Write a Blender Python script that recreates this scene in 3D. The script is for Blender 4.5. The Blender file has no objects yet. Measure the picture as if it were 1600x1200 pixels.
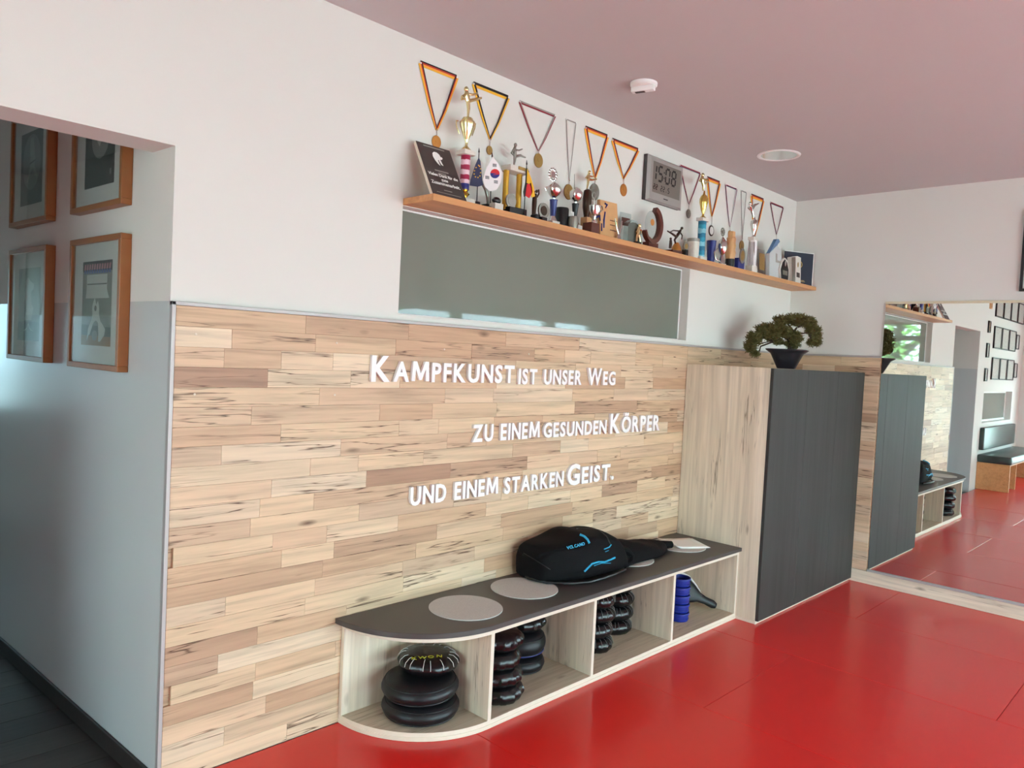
import bpy, bmesh, math, random
from mathutils import Vector, Matrix
R_ = random.Random(7)
scene = bpy.context.scene
COL = scene.collection

# ------------------------------------------------------------------ camera
CAM = Vector((-1.0568, -2.6952, 1.6)); FPX = 1178.22
RV = Vector((0.69563775, -0.71662937, 0.0503038)); UV = Vector((-0.0071044, 0.0631568, 0.99797833)); FW = Vector((0.71835761, 0.69458878, -0.03884304))
cd = bpy.data.cameras.new('camera'); cam = bpy.data.objects.new('camera', cd); COL.objects.link(cam)
cd.sensor_fit = 'HORIZONTAL'; cd.sensor_width = 36; cd.lens = 36 * FPX / 1600; cd.clip_start = 0.05
mw = Matrix((RV, UV, -FW)).transposed().to_4x4(); mw.translation = CAM; cam.matrix_world = mw
scene.camera = cam
def ray(u, v): return FW + RV * ((u - 800) / FPX) - UV * ((v - 600) / FPX)
def onY(u, v, y): d = ray(u, v); return CAM + d * ((y - CAM.y) / d.y)
def onZ(u, v, z): d = ray(u, v); return CAM + d * ((z - CAM.z) / d.z)
def onD(u, v, dep): return CAM + ray(u, v) * dep
def mpp(p): return (Vector(p) - CAM).dot(FW) / FPX

# ------------------------------------------------------------------ world, light, exposure
SKY = 7.0
w = bpy.data.worlds.new('overcast_sky'); scene.world = w; w.use_nodes = True
bg = w.node_tree.nodes['Background']; bg.inputs['Color'].default_value = (0.665, 0.875, 1.025, 1); bg.inputs['Strength'].default_value = SKY
scene.view_settings.view_transform = 'Standard'; scene.view_settings.look = 'None'
scene.view_settings.exposure = 1.68; scene.view_settings.gamma = 1.0; scene.view_settings.use_curve_mapping = False
scene.cycles.use_denoising = True
scene.cycles.max_bounces = 14; scene.cycles.diffuse_bounces = 8; scene.cycles.glossy_bounces = 6; scene.cycles.transparent_max_bounces = 12
scene.cycles.caustics_reflective = True; scene.cycles.sample_clamp_indirect = 12
def portal(name, loc, sx, sy, direction):
    l = bpy.data.lights.new(name, 'AREA'); l.shape = 'RECTANGLE'; l.size = sx; l.size_y = sy
    l.cycles.is_portal = True
    o = bpy.data.objects.new(name, l); COL.objects.link(o); o.location = loc
    o.rotation_euler = Vector(direction).to_track_quat('-Z', 'Y').to_euler()

# ------------------------------------------------------------------ room measures (metres)
L = 4.952; H = 2.959; ZT = 1.727; PT = 0.02; XW = -4.2; YF = -6.5; ZH = 2.262; PW = -1.28; WT = 0.174; PA = 0.06
ZS = 2.261; ZSB = 2.232; SD = 0.207

# ------------------------------------------------------------------ materials
def lin(c): return tuple(((x / 255 / 12.92) if x <= 10.3 else (((x / 255) + .055) / 1.055) ** 2.4) for x in c[:3]) + (1,)
MATS = {}
def newmat(name):
    m = bpy.data.materials.new(name); m.use_nodes = True; nt = m.node_tree
    return m, nt, nt.nodes['Principled BSDF']
def M(name, rgb=None, rough=.5, metal=0, spec=.5, var=0.0, vscale=8, bump=0, bscale=60, coat=0, alpha=None):
    if name in MATS: return MATS[name]
    m, nt, b = newmat(name); N = nt.nodes; K = nt.links
    b.inputs['Base Color'].default_value = lin(rgb); b.inputs['Roughness'].default_value = rough; b.inputs['Metallic'].default_value = metal
    b.inputs['Specular IOR Level'].default_value = spec
    if coat: b.inputs['Coat Weight'].default_value = coat; b.inputs['Coat Roughness'].default_value = .08
    if var:
        tc = N.new('ShaderNodeTexCoord'); n = N.new('ShaderNodeTexNoise'); n.inputs['Scale'].default_value = vscale; n.inputs['Detail'].default_value = 5
        K.new(tc.outputs['Object'], n.inputs['Vector'])
        r = N.new('ShaderNodeMapRange'); r.inputs[3].default_value = 1 - var; r.inputs[4].default_value = 1 + var
        K.new(n.outputs[0], r.inputs[0])
        mx = N.new('ShaderNodeMix'); mx.data_type = 'RGBA'; mx.blend_type = 'MULTIPLY'; mx.inputs[0].default_value = 1
        mx.inputs[6].default_value = lin(rgb); K.new(r.outputs[0], mx.inputs[7]); K.new(mx.outputs[2], b.inputs['Base Color'])
    if bump:
        tc = N.new('ShaderNodeTexCoord'); n = N.new('ShaderNodeTexNoise'); n.inputs['Scale'].default_value = bscale; n.inputs['Detail'].default_value = 3
        K.new(tc.outputs['Object'], n.inputs['Vector'])
        bp = N.new('ShaderNodeBump'); bp.inputs['Strength'].default_value = bump; bp.inputs['Distance'].default_value = .003
        K.new(n.outputs[0], bp.inputs['Height']); K.new(bp.outputs[0], b.inputs['Normal'])
    if name == 'red_mat': b.inputs['Sheen Weight'].default_value = .0; b.inputs['Coat Weight'].default_value = .7; b.inputs['Coat Roughness'].default_value = .2; b.inputs['Sheen Roughness'].default_value = .35
    MATS[name] = m
    return m
def ramp(nt, fac, stops):
    r = nt.nodes.new('ShaderNodeValToRGB'); e = r.color_ramp.elements
    e[0].position, e[0].color = stops[0][0], stops[0][1]; e[1].position, e[1].color = stops[-1][0], stops[-1][1]
    for p, c in stops[1:-1]: x = e.new(p); x.color = c
    nt.links.new(fac, r.inputs[0]); return r.outputs[0]
def math_(nt, op, a, b=None, c=None):
    n = nt.nodes.new('ShaderNodeMath'); n.operation = op
    for i, x in enumerate((a, b, c)):
        if x is None: continue
        if isinstance(x, (int, float)): n.inputs[i].default_value = x
        else: nt.links.new(x, n.inputs[i])
    return n.outputs[0]
def mul(nt, a, b, fac=1.0, mode='MULTIPLY'):
    n = nt.nodes.new('ShaderNodeMix'); n.data_type = 'RGBA'; n.blend_type = mode; n.clamp_result = False
    if isinstance(fac, (int, float)): n.inputs[0].default_value = fac
    else: nt.links.new(fac, n.inputs[0])
    for i, x in ((6, a), (7, b)):
        if isinstance(x, tuple): n.inputs[i].default_value = x
        else: nt.links.new(x, n.inputs[i])
    return n.outputs[2]
def coords(nt, scale, rnd=0):
    tc = nt.nodes.new('ShaderNodeTexCoord'); v = tc.outputs['Object']
    if rnd:
        oi = nt.nodes.new('ShaderNodeObjectInfo'); cb = nt.nodes.new('ShaderNodeCombineXYZ')
        for i, k in enumerate((rnd, rnd * .37, rnd * .71)): nt.links.new(math_(nt, 'MULTIPLY', oi.outputs['Random'], k), cb.inputs[i])
        ad = nt.nodes.new('ShaderNodeVectorMath'); ad.operation = 'ADD'; nt.links.new(v, ad.inputs[0]); nt.links.new(cb.outputs[0], ad.inputs[1]); v = ad.outputs[0]
    mp = nt.nodes.new('ShaderNodeMapping'); mp.inputs['Scale'].default_value = scale; nt.links.new(v, mp.inputs['Vector'])
    return mp.outputs[0]
def noise(nt, vec, scale, detail=4, rough=.55, dist=0):
    n = nt.nodes.new('ShaderNodeTexNoise'); n.inputs['Scale'].default_value = scale; n.inputs['Detail'].default_value = detail
    n.inputs['Roughness'].default_value = rough; n.inputs['Distortion'].default_value = dist
    nt.links.new(vec, n.inputs['Vector']); return n.outputs[0]
G = lambda x: (x, x, x, 1)
def wood(name, tones, axis, rough=.5, rnd=0, grain=.25, crack=.5, knot=.8, fine=34, crackcol=(70, 45, 32), bands=None, spec=.3, thr=.46):
    """plank-like wood, grain along local axis 0/1/2"""
    if name in MATS: return MATS[name]
    m, nt, b = newmat(name)
    def sc(al, ac): s = [ac, ac, ac]; s[axis] = al; return tuple(s)
    oi = nt.nodes.new('ShaderNodeObjectInfo')
    if rnd: base = ramp(nt, oi.outputs['Random'], [(i / (len(tones) - 1), lin(t)) for i, t in enumerate(tones)])
    else:
        base = ramp(nt, noise(nt, coords(nt, sc(.25, bands or 5)), 1.6, 2), [(.3 + .4 * i / (len(tones) - 1), lin(t)) for i, t in enumerate(tones)])
    g1 = noise(nt, coords(nt, sc(1.3, fine), rnd), 1.5, 6, .6)
    base = mul(nt, base, ramp(nt, g1, [(.3, G(1 - grain)), (.5, G(1.0)), (.75, G(1 + grain * .45))]))
    g2 = noise(nt, coords(nt, sc(.6, 9), rnd), 2.0, 3, .5, 1.2)
    base = mul(nt, base, ramp(nt, g2, [(.35, G(.9)), (.6, G(1.05))]))
    if crack:
        n = noise(nt, coords(nt, sc(.55, 13), rnd * 1.7), 2.0, 4, .5)
        d = math_(nt, 'ABSOLUTE', math_(nt, 'SUBTRACT', n, .5))
        line = math_(nt, 'SUBTRACT', 1, math_(nt, 'MULTIPLY', d, 60), ); line = math_(nt, 'MAXIMUM', line, 0)
        msk = noise(nt, coords(nt, sc(1.0, 4), rnd * 2.3), 1.7, 2); msk = math_(nt, 'MULTIPLY', math_(nt, 'MAXIMUM', math_(nt, 'SUBTRACT', msk, thr), 0), 10); msk = math_(nt, 'MINIMUM', msk, 1)
        base = mul(nt, base, lin(crackcol), math_(nt, 'MULTIPLY', math_(nt, 'MULTIPLY', line, msk), crack), 'MIX')
    if knot:
        vo = nt.nodes.new('ShaderNodeTexVoronoi'); vo.inputs['Scale'].default_value = 1.0; vo.inputs['Randomness'].default_value = 1
        nt.links.new(coords(nt, sc(2.6, 7.5), rnd * 3.1), vo.inputs['Vector'])
        k = math_(nt, 'ADD', vo.outputs['Distance'], math_(nt, 'MULTIPLY', math_(nt, 'SUBTRACT', g1, .5), .12))
        kn = math_(nt, 'MAXIMUM', math_(nt, 'SUBTRACT', 1, math_(nt, 'MULTIPLY', k, 8.5)), 0)
        base = mul(nt, base, lin(crackcol), math_(nt, 'MULTIPLY', kn, knot), 'MIX')
    nt.links.new(base, b.inputs['Base Color']); b.inputs['Roughness'].default_value = rough; b.inputs['Specular IOR Level'].default_value = spec
    bp = nt.nodes.new('ShaderNodeBump'); bp.inputs['Strength'].default_value = .12; bp.inputs['Distance'].default_value = .002
    nt.links.new(g1, bp.inputs['Height']); nt.links.new(bp.outputs[0], b.inputs['Normal'])
    MATS[name] = m; return m
PLANK = [(166, 130, 106), (204, 172, 140), (214, 186, 154), (192, 156, 126), (218, 194, 164), (208, 176, 146), (178, 144, 118), (222, 200, 172), (200, 167, 138)]
m_plank = wood('plank_oak', PLANK, 0, .45, rnd=40, grain=.24, crack=1.0, knot=.95, fine=30, crackcol=(84, 58, 42))
LARCH = [(204, 188, 164), (222, 208, 186), (213, 199, 177), (230, 217, 197)]
m_larchz = wood('larch_upright', LARCH, 2, .55, grain=.10, crack=.8, knot=.85, fine=46, crackcol=(112, 96, 76), bands=7, thr=.53)
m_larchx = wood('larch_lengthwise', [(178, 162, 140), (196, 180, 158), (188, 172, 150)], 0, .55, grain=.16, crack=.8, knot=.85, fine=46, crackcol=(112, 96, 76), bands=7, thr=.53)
m_larchy = wood('larch_crosswise', LARCH, 1, .55, grain=.14, crack=.8, knot=.85, fine=46, crackcol=(112, 96, 76), bands=7, thr=.53)
m_ledge = M('larch_edge', (222, 208, 190), .5, var=.06, vscale=30)
m_shelf = wood('beech_shelf', [(196, 140, 92), (206, 152, 104), (200, 146, 98)], 0, .42, grain=.10, crack=.15, knot=.5, fine=40, crackcol=(150, 92, 56))
m_frame = M('frame_beech', (150, 92, 46), .4, var=.12, vscale=20)
m_hall = wood('hall_vinyl', [(52, 45, 42), (62, 55, 50), (46, 40, 38)], 0, .45, rnd=30, grain=.25, crack=.3, knot=.2, crackcol=(30, 25, 22))
m_white = M('wall_paint', (218, 216, 210), .85, spec=.2, var=.015, vscale=2, bump=.05, bscale=220)
m_ceil = M('ceiling_paint', (194, 192, 192), .9, spec=.1, var=.01, vscale=2)
m_dado = M('dado_paint', (198, 202, 202), .2, spec=.5, var=.015, vscale=2)
m_alu = M('aluminium', (178, 172, 170), .5, .3)
m_wtrim = M('white_trim', (236, 236, 234), .4)
m_slab = M('anthracite_board', (72, 68, 66), .42, spec=.45, var=.05, vscale=40, bump=.04, bscale=400)
m_door = wood('graphite_veneer', [(52, 52, 50), (58, 58, 56), (54, 54, 52)], 2, .55, grain=.10, crack=0, knot=0, fine=50, spec=.25)
m_felt = M('grey_felt', (192, 190, 186), .95, spec=.1, var=.16, vscale=160, bump=.4, bscale=500)
m_mat = M('red_mat', (212, 15, 10), .5, spec=.25, var=.03, vscale=3, bump=.05, bscale=420)
m_screed = M('screed', (90, 60, 56), .8)
m_lead = M('black_leather', (14, 14, 16), .26, spec=.5, var=.2, vscale=14, bump=1.0, bscale=22)
m_leadm = M('matt_black_leather', (18, 18, 21), .45, spec=.4, bump=.25, bscale=30)
m_blk = M('black_plastic', (20, 20, 22), .4)
m_cloth = M('black_nylon', (13, 12, 14), .75, spec=.14, var=.15, vscale=300, bump=.4, bscale=34)
m_cyan = M('cyan_piping', (40, 160, 200), .5)
m_dthread = M('grey_thread', (112, 112, 110), .6)
m_thread = M('white_thread', (205, 205, 200), .6)
m_yel = M('yellow_print', (190, 196, 40), .5)
m_gold = M('gold_metal', (226, 196, 110), .18, 1)
m_pgold = M('pale_gold_metal', (228, 214, 160), .18, 1)
m_silver = M('silver_metal', (220, 218, 214), .14, 1)
m_dsilver = M('aged_silver', (150, 146, 138), .3, .9, bump=.5, bscale=300)
m_bronze = M('dark_bronze', (70, 52, 42), .38, .6)
m_copper = M('copper_medal', (206, 140, 72), .35, .7, bump=.5, bscale=350)
m_goldm = M('old_gold_medal', (176, 142, 84), .35, .8, bump=.5, bscale=350)
m_marble = M('white_marble', (214, 208, 198), .3, var=.1, vscale=60)
m_gcol = M('glitter_gold', (206, 160, 60), .3, .7, var=.25, vscale=220, bump=.5, bscale=500)
m_paper = M('white_paper', (236, 234, 230), .7)
m_navy = M('navy_board', (26, 32, 52), .5)
m_ink = M('ink_black', (26, 24, 24), .6)
m_red = M('flag_red', (196, 30, 36), .7)
m_yl = M('flag_gold', (232, 176, 40), .7)
m_bl = M('flag_blue', (44, 46, 78), .7)
m_wf = M('flag_white', (228, 222, 222), .7)
m_mar = M('ribbon_maroon', (140, 38, 52), .7)
m_gry = M('ribbon_grey', (150, 144, 138), .7)
m_or = M('ribbon_orange', (238, 150, 60), .7)
m_rred = M('ribbon_red', (176, 44, 28), .7)
m_wood2 = M('pale_wood', (206, 158, 108), .5, var=.12, vscale=24)
m_brown = M('brown_wood', (92, 46, 34), .4, var=.15, vscale=30)
m_blue = M('blue_enamel', (34, 44, 120), .35)
m_bluep = M('blue_plastic', (24, 44, 140), .38)
m_grysilv = M('clock_silver', (166, 162, 158), .38, .35)
m_clockside = M('clock_dark_side', (62, 58, 56), .5)
m_lcd = M('lcd_grey', (116, 110, 102), .3)
m_leaf = M('bonsai_leaf', (96, 88, 42), .7, var=.3, vscale=30)
m_bark = M('bark', (62, 46, 34), .8, var=.3, vscale=40, bump=.6, bscale=60)
m_pot = M('black_pot', (34, 36, 42), .35, bump=.15, bscale=80)
m_soil = M('soil', (50, 40, 30), .9)
m_tree = M('tree_leaf', (132, 176, 92), .7, var=.35, vscale=.9)
m_grass = M('ground_paving', (206, 204, 196), .9, var=.1, vscale=.5)
m_teal = M('window_bar_paint', (96, 108, 108), .5)
m_cream = M('cream_frame', (214, 204, 176), .5)
m_vinylpad = M('dark_green_vinyl', (56, 66, 64), .3)
m_print = M('photo_dark', (34, 32, 34), .5)
m_printg = M('photo_grey', (128, 132, 124), .5)
m_printp = M('photo_pale', (186, 190, 182), .5)
m_printm = M('photo_mid', (92, 98, 92), .5)
m_printb = M('photo_tan', (150, 118, 88), .5)
m_pblue = M('photo_blue', (66, 92, 160), .5)
m_ppink = M('photo_pink', (190, 120, 128), .5)
m_matb = M('passepartout', (200, 202, 198), .8)

def glassmat(name, tint=(1, 1, 1), mirror=1.0, ior=1.5):
    m = bpy.data.materials.new(name); m.use_nodes = True; nt = m.node_tree; nt.nodes.clear()
    o = nt.nodes.new('ShaderNodeOutputMaterial'); t = nt.nodes.new('ShaderNodeBsdfTransparent'); g = nt.nodes.new('ShaderNodeBsdfGlossy')
    t.inputs[0].default_value = tint + (1,); g.inputs['Roughness'].default_value = 0.0
    f = nt.nodes.new('ShaderNodeFresnel'); ge = nt.nodes.new('ShaderNodeNewGeometry'); mr_ = nt.nodes.new('ShaderNodeMapRange'); mr_.inputs[3].default_value = ior; mr_.inputs[4].default_value = 1/ior
    nt.links.new(ge.outputs['Backfacing'], mr_.inputs[0]); nt.links.new(mr_.outputs[0], f.inputs[0]); mx = nt.nodes.new('ShaderNodeMixShader')
    nt.links.new(f.outputs[0], mx.inputs[0]); nt.links.new(t.outputs[0], mx.inputs[1]); nt.links.new(g.outputs[0], mx.inputs[2]); nt.links.new(mx.outputs[0], o.inputs[0])
    return m
m_glass = glassmat('window_glass', (.96, .98, .97))
m_tint = glassmat('tinted_glass', (.55, .62, .62))
m_pglass = glassmat('picture_glass', (.97, .98, .97))
m_acryl = glassmat('acrylic', (.86, .9, .9))
m_film = M('green_backed_glass', (121, 126, 116), .03, spec=.32)
m_mirror = M('mirror_silver', (236, 240, 236), .0, 1)

def banded(name, cols, scale, mat_rough=.3, off=0):
    """stripes along world/local z"""
    m, nt, b = newmat(name)
    tc = nt.nodes.new('ShaderNodeTexCoord'); s = nt.nodes.new('ShaderNodeSeparateXYZ'); nt.links.new(tc.outputs['Object'], s.inputs[0])
    ns = noise(nt, tc.outputs['Object'], 40, 2)
    z = math_(nt, 'ADD', math_(nt, 'MULTIPLY', s.outputs[2], scale), math_(nt, 'MULTIPLY', ns, .25))
    f = math_(nt, 'FRACT', math_(nt, 'ADD', z, off))
    r = nt.nodes.new('ShaderNodeValToRGB'); r.color_ramp.interpolation = 'CONSTANT'; e = r.color_ramp.elements
    e[0].position = 0; e[0].color = lin(cols[0]); e[1].position = 1 / len(cols); e[1].color = lin(cols[1])
    for i, c in enumerate(cols[2:]): x = e.new((i + 2) / len(cols)); x.color = lin(c)
    nt.links.new(f, r.inputs[0]); nt.links.new(r.outputs[0], b.inputs['Base Color']); b.inputs['Roughness'].default_value = mat_rough
    return m
m_pinkcol = banded('pink_white_column', [(160, 32, 72), (226, 196, 206)], 23)
m_bluecol = banded('turquoise_column', [(20, 110, 140), (130, 190, 206), (30, 140, 170)], 12)

# ------------------------------------------------------------------ mesh builder
class MB:
    def __init__(s): s.v = []; s.f = []; s.m = []
    def add(s, vs, fs, m=0):
        b = len(s.v); s.v += [Vector(x) for x in vs]; s.f += [tuple(i + b for i in f) for f in fs]; s.m += [m] * len(fs); return s
    def box(s, a, b, m=0):
        x0, y0, z0 = (min(a[i], b[i]) for i in range(3)); x1, y1, z1 = (max(a[i], b[i]) for i in range(3))
        return s.add([(x0,y0,z0),(x1,y0,z0),(x1,y1,z0),(x0,y1,z0),(x0,y0,z1),(x1,y0,z1),(x1,y1,z1),(x0,y1,z1)],
                     [(0,3,2,1),(4,5,6,7),(0,1,5,4),(1,2,6,5),(2,3,7,6),(3,0,4,7)], m)
    def obox(s, c, ex, ey, ez, m=0):
        c, ex, ey, ez = map(Vector, (c, ex, ey, ez)); vs = []
        for z in (-1, 1):
            for x, y in ((-1,-1),(1,-1),(1,1),(-1,1)): vs.append(c + ex*x + ey*y + ez*z)
        fl = ex.cross(ey).dot(ez) < 0
        fs = [(0,3,2,1),(4,5,6,7),(0,1,5,4),(1,2,6,5),(2,3,7,6),(3,0,4,7)]
        if fl: fs = [f[::-1] for f in fs]
        return s.add(vs, fs, m)
    def tube(s, pts, rad, n=8, m=0, flat=None):
        pts = [Vector(p) for p in pts]; k = len(pts)
        if not isinstance(rad, (list, tuple)): rad = [rad] * k
        up = Vector((0, 0, 1)); rings = []; a = None
        for i in range(k):
            t = (pts[min(i+1, k-1)] - pts[max(i-1, 0)]).normalized()
            if a is None:
                a = t.cross(up)
                if a.length < .1: a = t.cross(Vector((0, 1, 0)))
                a.normalize()
            else:
                a = (a - t * a.dot(t)); a.normalize()
            c = t.cross(a); rings.append([pts[i] + (a * math.cos(2*math.pi*j/n) + c * math.sin(2*math.pi*j/n)) * rad[i] for j in range(n)])
        vs = [p for r in rings for p in r] + [pts[0], pts[-1]]; fs = []
        for i in range(k-1):
            for j in range(n): fs.append((i*n+j, i*n+(j+1) % n, (i+1)*n+(j+1) % n, (i+1)*n+j))
        for j in range(n): fs.append((k*n, (j+1) % n, j)); fs.append((k*n+1, (k-1)*n+j, (k-1)*n+(j+1) % n))
        return s.add(vs, fs, m)
    def lathe(s, c, prof, n=24, m=0, sx=1, sy=1, fn=None):
        c = Vector(c); vs = []; fs = []
        for r, z in prof:
            for j in range(n):
                a = 2*math.pi*j/n; rr = r * (fn(a, z) if fn else 1)
                vs.append(c + Vector((rr*math.cos(a)*sx, rr*math.sin(a)*sy, z)))
        k = len(prof)
        for i in range(k-1):
            for j in range(n): fs.append((i*n+j, i*n+(j+1) % n, (i+1)*n+(j+1) % n, (i+1)*n+j))
        if prof[0][0] > 1e-5: fs.append(tuple(range(n-1, -1, -1)))
        if prof[-1][0] > 1e-5: fs.append(tuple((k-1)*n+j for j in range(n)))
        return s.add(vs, fs, m)
    def prism(s, poly, o, ex, ey, ez, m=0, mside=None):
        """2d outline poly in (ex,ey) from o, extruded along ez (front at o+ez)"""
        o, ex, ey, ez = map(Vector, (o, ex, ey, ez)); n = len(poly)
        ar = sum(poly[i][0]*poly[(i+1) % n][1] - poly[(i+1) % n][0]*poly[i][1] for i in range(n))
        if (ar > 0) != (ex.cross(ey).dot(ez) > 0): poly = poly[::-1]
        b = [o + ex*x + ey*y for x, y in poly]; t = [p + ez for p in b]
        s.add(b + t, [tuple(range(n, 2*n))], m)
        s.add(b + t, [tuple(range(n-1, -1, -1))] + [(i, (i+1) % n, n+(i+1) % n, n+i) for i in range(n)], m if mside is None else mside)
        return s
    def sphere(s, c, r, n=12, k=8, m=0, sq=(1, 1, 1)):
        c = Vector(c); prof = [(math.sin(math.pi*i/k)*r, -math.cos(math.pi*i/k)*r) for i in range(k+1)]
        b = len(s.v); s.lathe((0, 0, 0), [(max(p, 1e-6), z) for p, z in prof], n, m)
        for i in range(b, len(s.v)): v = s.v[i]; s.v[i] = c + Vector((v.x*sq[0], v.y*sq[1], v.z*sq[2]))
        return s
    def mesh(s, name, mats, origin=(0, 0, 0), bevel=0, seg=1, smooth=35):
        me = bpy.data.meshes.new(name); o = Vector(origin)
        me.from_pydata([v - o for v in s.v], [], s.f)
        for m in (mats if isinstance(mats, (list, tuple)) else [mats]): me.materials.append(m)
        me.polygons.foreach_set('material_index', s.m)
        if bevel:
            bm = bmesh.new(); bm.from_mesh(me); bmesh.ops.remove_doubles(bm, verts=bm.verts, dist=1e-6)
            es = [e for e in bm.edges if len(e.link_faces) == 2 and e.calc_face_angle(0) > .6]
            bmesh.ops.bevel(bm, geom=es, offset=bevel, segments=seg, affect='EDGES', profile=.5, clamp_overlap=True)
            bm.to_mesh(me); bm.free()
        if smooth:
            me.shade_smooth(); me.set_sharp_from_angle(angle=math.radians(smooth))
        me.update(); return me
    def build(s, name, mats, parent=None, bevel=0, seg=1, smooth=35, origin=None):
        o = bpy.data.objects.new(name, None) if False else None
        org = parent_loc(parent) if origin is None else Vector(origin)
        me = s.mesh(name, mats, org, bevel, seg, smooth)
        o = bpy.data.objects.new(name, me); COL.objects.link(o)
        if parent is not None:
            o.parent = parent; o.location = org - parent_loc(parent)
        else: o.location = org
        return o
def parent_loc(p):
    v = Vector((0, 0, 0))
    while p is not None: v += Vector(p.location); p = p.parent
    return v
def thing(name, label, cat, loc=(0, 0, 0), group=None, kind=None):
    o = bpy.data.objects.new(name, None); COL.objects.link(o); o.location = loc; o.empty_display_size = .05
    return tag(o, label, cat, group, kind)
def tag(o, label=None, cat=None, group=None, kind=None):
    if label: o['label'] = label
    if cat: o['category'] = cat
    if group: o['group'] = group
    if kind: o['kind'] = kind
    return o
def struct(name, mb, mats, label=None, **k): return tag(mb.build(name, mats, **k), label, None, None, 'structure')
def text_mesh(name, body, size, mats, extrude=0, offset=0, align='CENTER', xs=1, spacing=1):
    c = bpy.data.curves.new(name, 'FONT'); c.body = body; c.size = size; c.extrude = extrude; c.offset = offset; c.align_x = align; c.resolution_u = 3; c.space_character = spacing
    o = bpy.data.objects.new(name, c); COL.objects.link(o)
    dg = bpy.context.evaluated_depsgraph_get(); me = bpy.data.meshes.new_from_object(o.evaluated_get(dg))
    bpy.data.objects.remove(o); bpy.data.curves.remove(c)
    me.transform(Matrix.Diagonal((xs, 1, 1, 1))); me.materials.clear(); me.materials.append(mats); me.name = name
    return me
def text_part(name, body, size, mat, parent, o, ex, ey, extrude=.0005, **k):
    """flat lettering with its baseline centre at o, along ex, up ey"""
    me = text_mesh(name, body, size, mat, extrude, **k); ex = Vector(ex).normalized(); ey = Vector(ey).normalized(); ez = ex.cross(ey)
    mt = Matrix((ex, ey, ez)).transposed().to_4x4(); me.transform(mt)
    ob = bpy.data.objects.new(name, me); COL.objects.link(ob); ob.parent = parent; ob.location = Vector(o) - parent_loc(parent)
    return ob
def wall_cells(mb, axis, p0, p1, a0, a1, z0, z1, holes, m=0, zsplit=None):
    """a wall slab between p0 and p1 on its normal axis, with rectangular holes (a0,a1,z0,z1)"""
    A = sorted({a0, a1, *[h[0] for h in holes], *[h[1] for h in holes]}); Z = sorted({z0, z1, *[h[2] for h in holes], *[h[3] for h in holes]})
    A = [x for x in A if a0 <= x <= a1]; Z = [x for x in Z if z0 <= x <= z1]
    for i in range(len(A)-1):
        run = None
        for j in range(len(Z)-1):
            ca, cz = (A[i]+A[i+1])/2, (Z[j]+Z[j+1])/2
            hole = any(h[0] < ca < h[1] and h[2] < cz < h[3] for h in holes)
            if not hole:
                if axis == 1: mb.box((A[i], p0, Z[j]), (A[i+1], p1, Z[j+1]), m)
                else: mb.box((p0, A[i], Z[j]), (p1, A[i+1], Z[j+1]), m)
    return mb

# ------------------------------------------------------------------ room shell
W1 = (.985, 3.385, 1.754, 2.2297)          # green glass strip above the cladding
W2 = (-3.62, -1.74, .95, 1.41)             # small inner window beyond the passage
mb = MB(); wall_cells(mb, 1, 0, WT, XW - .2, L + .2, -.03, H, [W1, W2, (PW, 0, -.5, ZH)]); struct('wall_back', mb, m_white, smooth=0)
FRW = [(-1.0, .2, .05, 2.3), (.3, 2.55, .05, 2.3), (2.65, 4.9, .05, 2.3)]
mb = MB(); wall_cells(mb, 1, YF - .25, YF, XW - .2, L + .2, -.03, H, FRW); struct('wall_front', mb, m_white, smooth=0)
LW = [(-2.6, -.8, .03, 2.6)]
mb = MB(); wall_cells(mb, 0, XW - .2, XW, YF, 0, -.03, H, [(a, b, z0, z1) for a, b, z0, z1 in LW]); struct('wall_left', mb, m_white, smooth=0)
mb = MB(); mb.box((L, YF, -.03), (L + .2, 0, H)); struct('wall_right', mb, m_white, smooth=0)
# ceiling with a round hole for the downlight
LC = Vector((3.585, -.475, H)); LR = .118
bm = bmesh.new()
ov = [bm.verts.new((x, y, H)) for x, y in ((XW-.2, YF-.25), (L+.2, YF-.25), (L+.2, WT), (XW-.2, WT))]
iv = [bm.verts.new((LC.x + LR*math.cos(2*math.pi*i/40), LC.y + LR*math.sin(2*math.pi*i/40), H)) for i in range(40)]
for vs in (ov, iv):
    for i in range(len(vs)): bm.edges.new((vs[i], vs[(i+1) % len(vs)]))
bmesh.ops.triangle_fill(bm, use_beauty=True, use_dissolve=False, edges=bm.edges[:])
me = bpy.data.meshes.new('ceiling'); bm.to_mesh(me); bm.free(); me.materials.append(m_ceil)
o = bpy.data.objects.new('ceiling', me); COL.objects.link(o); tag(o, kind='structure')
# floor and red mats
mb = MB(); mb.box((XW, YF, -.08), (L, 0, -.03)); fl = struct('floor', mb, m_screed, smooth=0)
XL = [L - .002, 4.03, 3.08, 2.105, 1.13, .155, -.82, -1.795, -2.77, -3.745, XW + .002]
meshes = {}
for i in range(len(XL) - 1):
    x1, x0 = XL[i], XL[i+1]
    ys = [-.024] + [(-.985 if i % 2 == 0 else -1.965) - 1.96 * k for k in range(4)]
    ys = [y for y in ys if y > YF + .05] + [YF + .002]
    for j in range(len(ys) - 1):
        a, b = ys[j], ys[j+1]; key = (round(x1 - x0, 3), round(a - b, 3))
        if key not in meshes:
            hx, hy = key[0]/2 - .0012, key[1]/2 - .0012
            meshes[key] = MB().box((-hx, -hy, -.03), (hx, hy, 0)).mesh('mat', m_mat, bevel=.0015, smooth=35)
        o = bpy.data.objects.new('mat', meshes[key]); COL.objects.link(o); o.parent = fl; o.location = ((x0+x1)/2, (a+b)/2, R_.uniform(-.0006, .0006))
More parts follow.
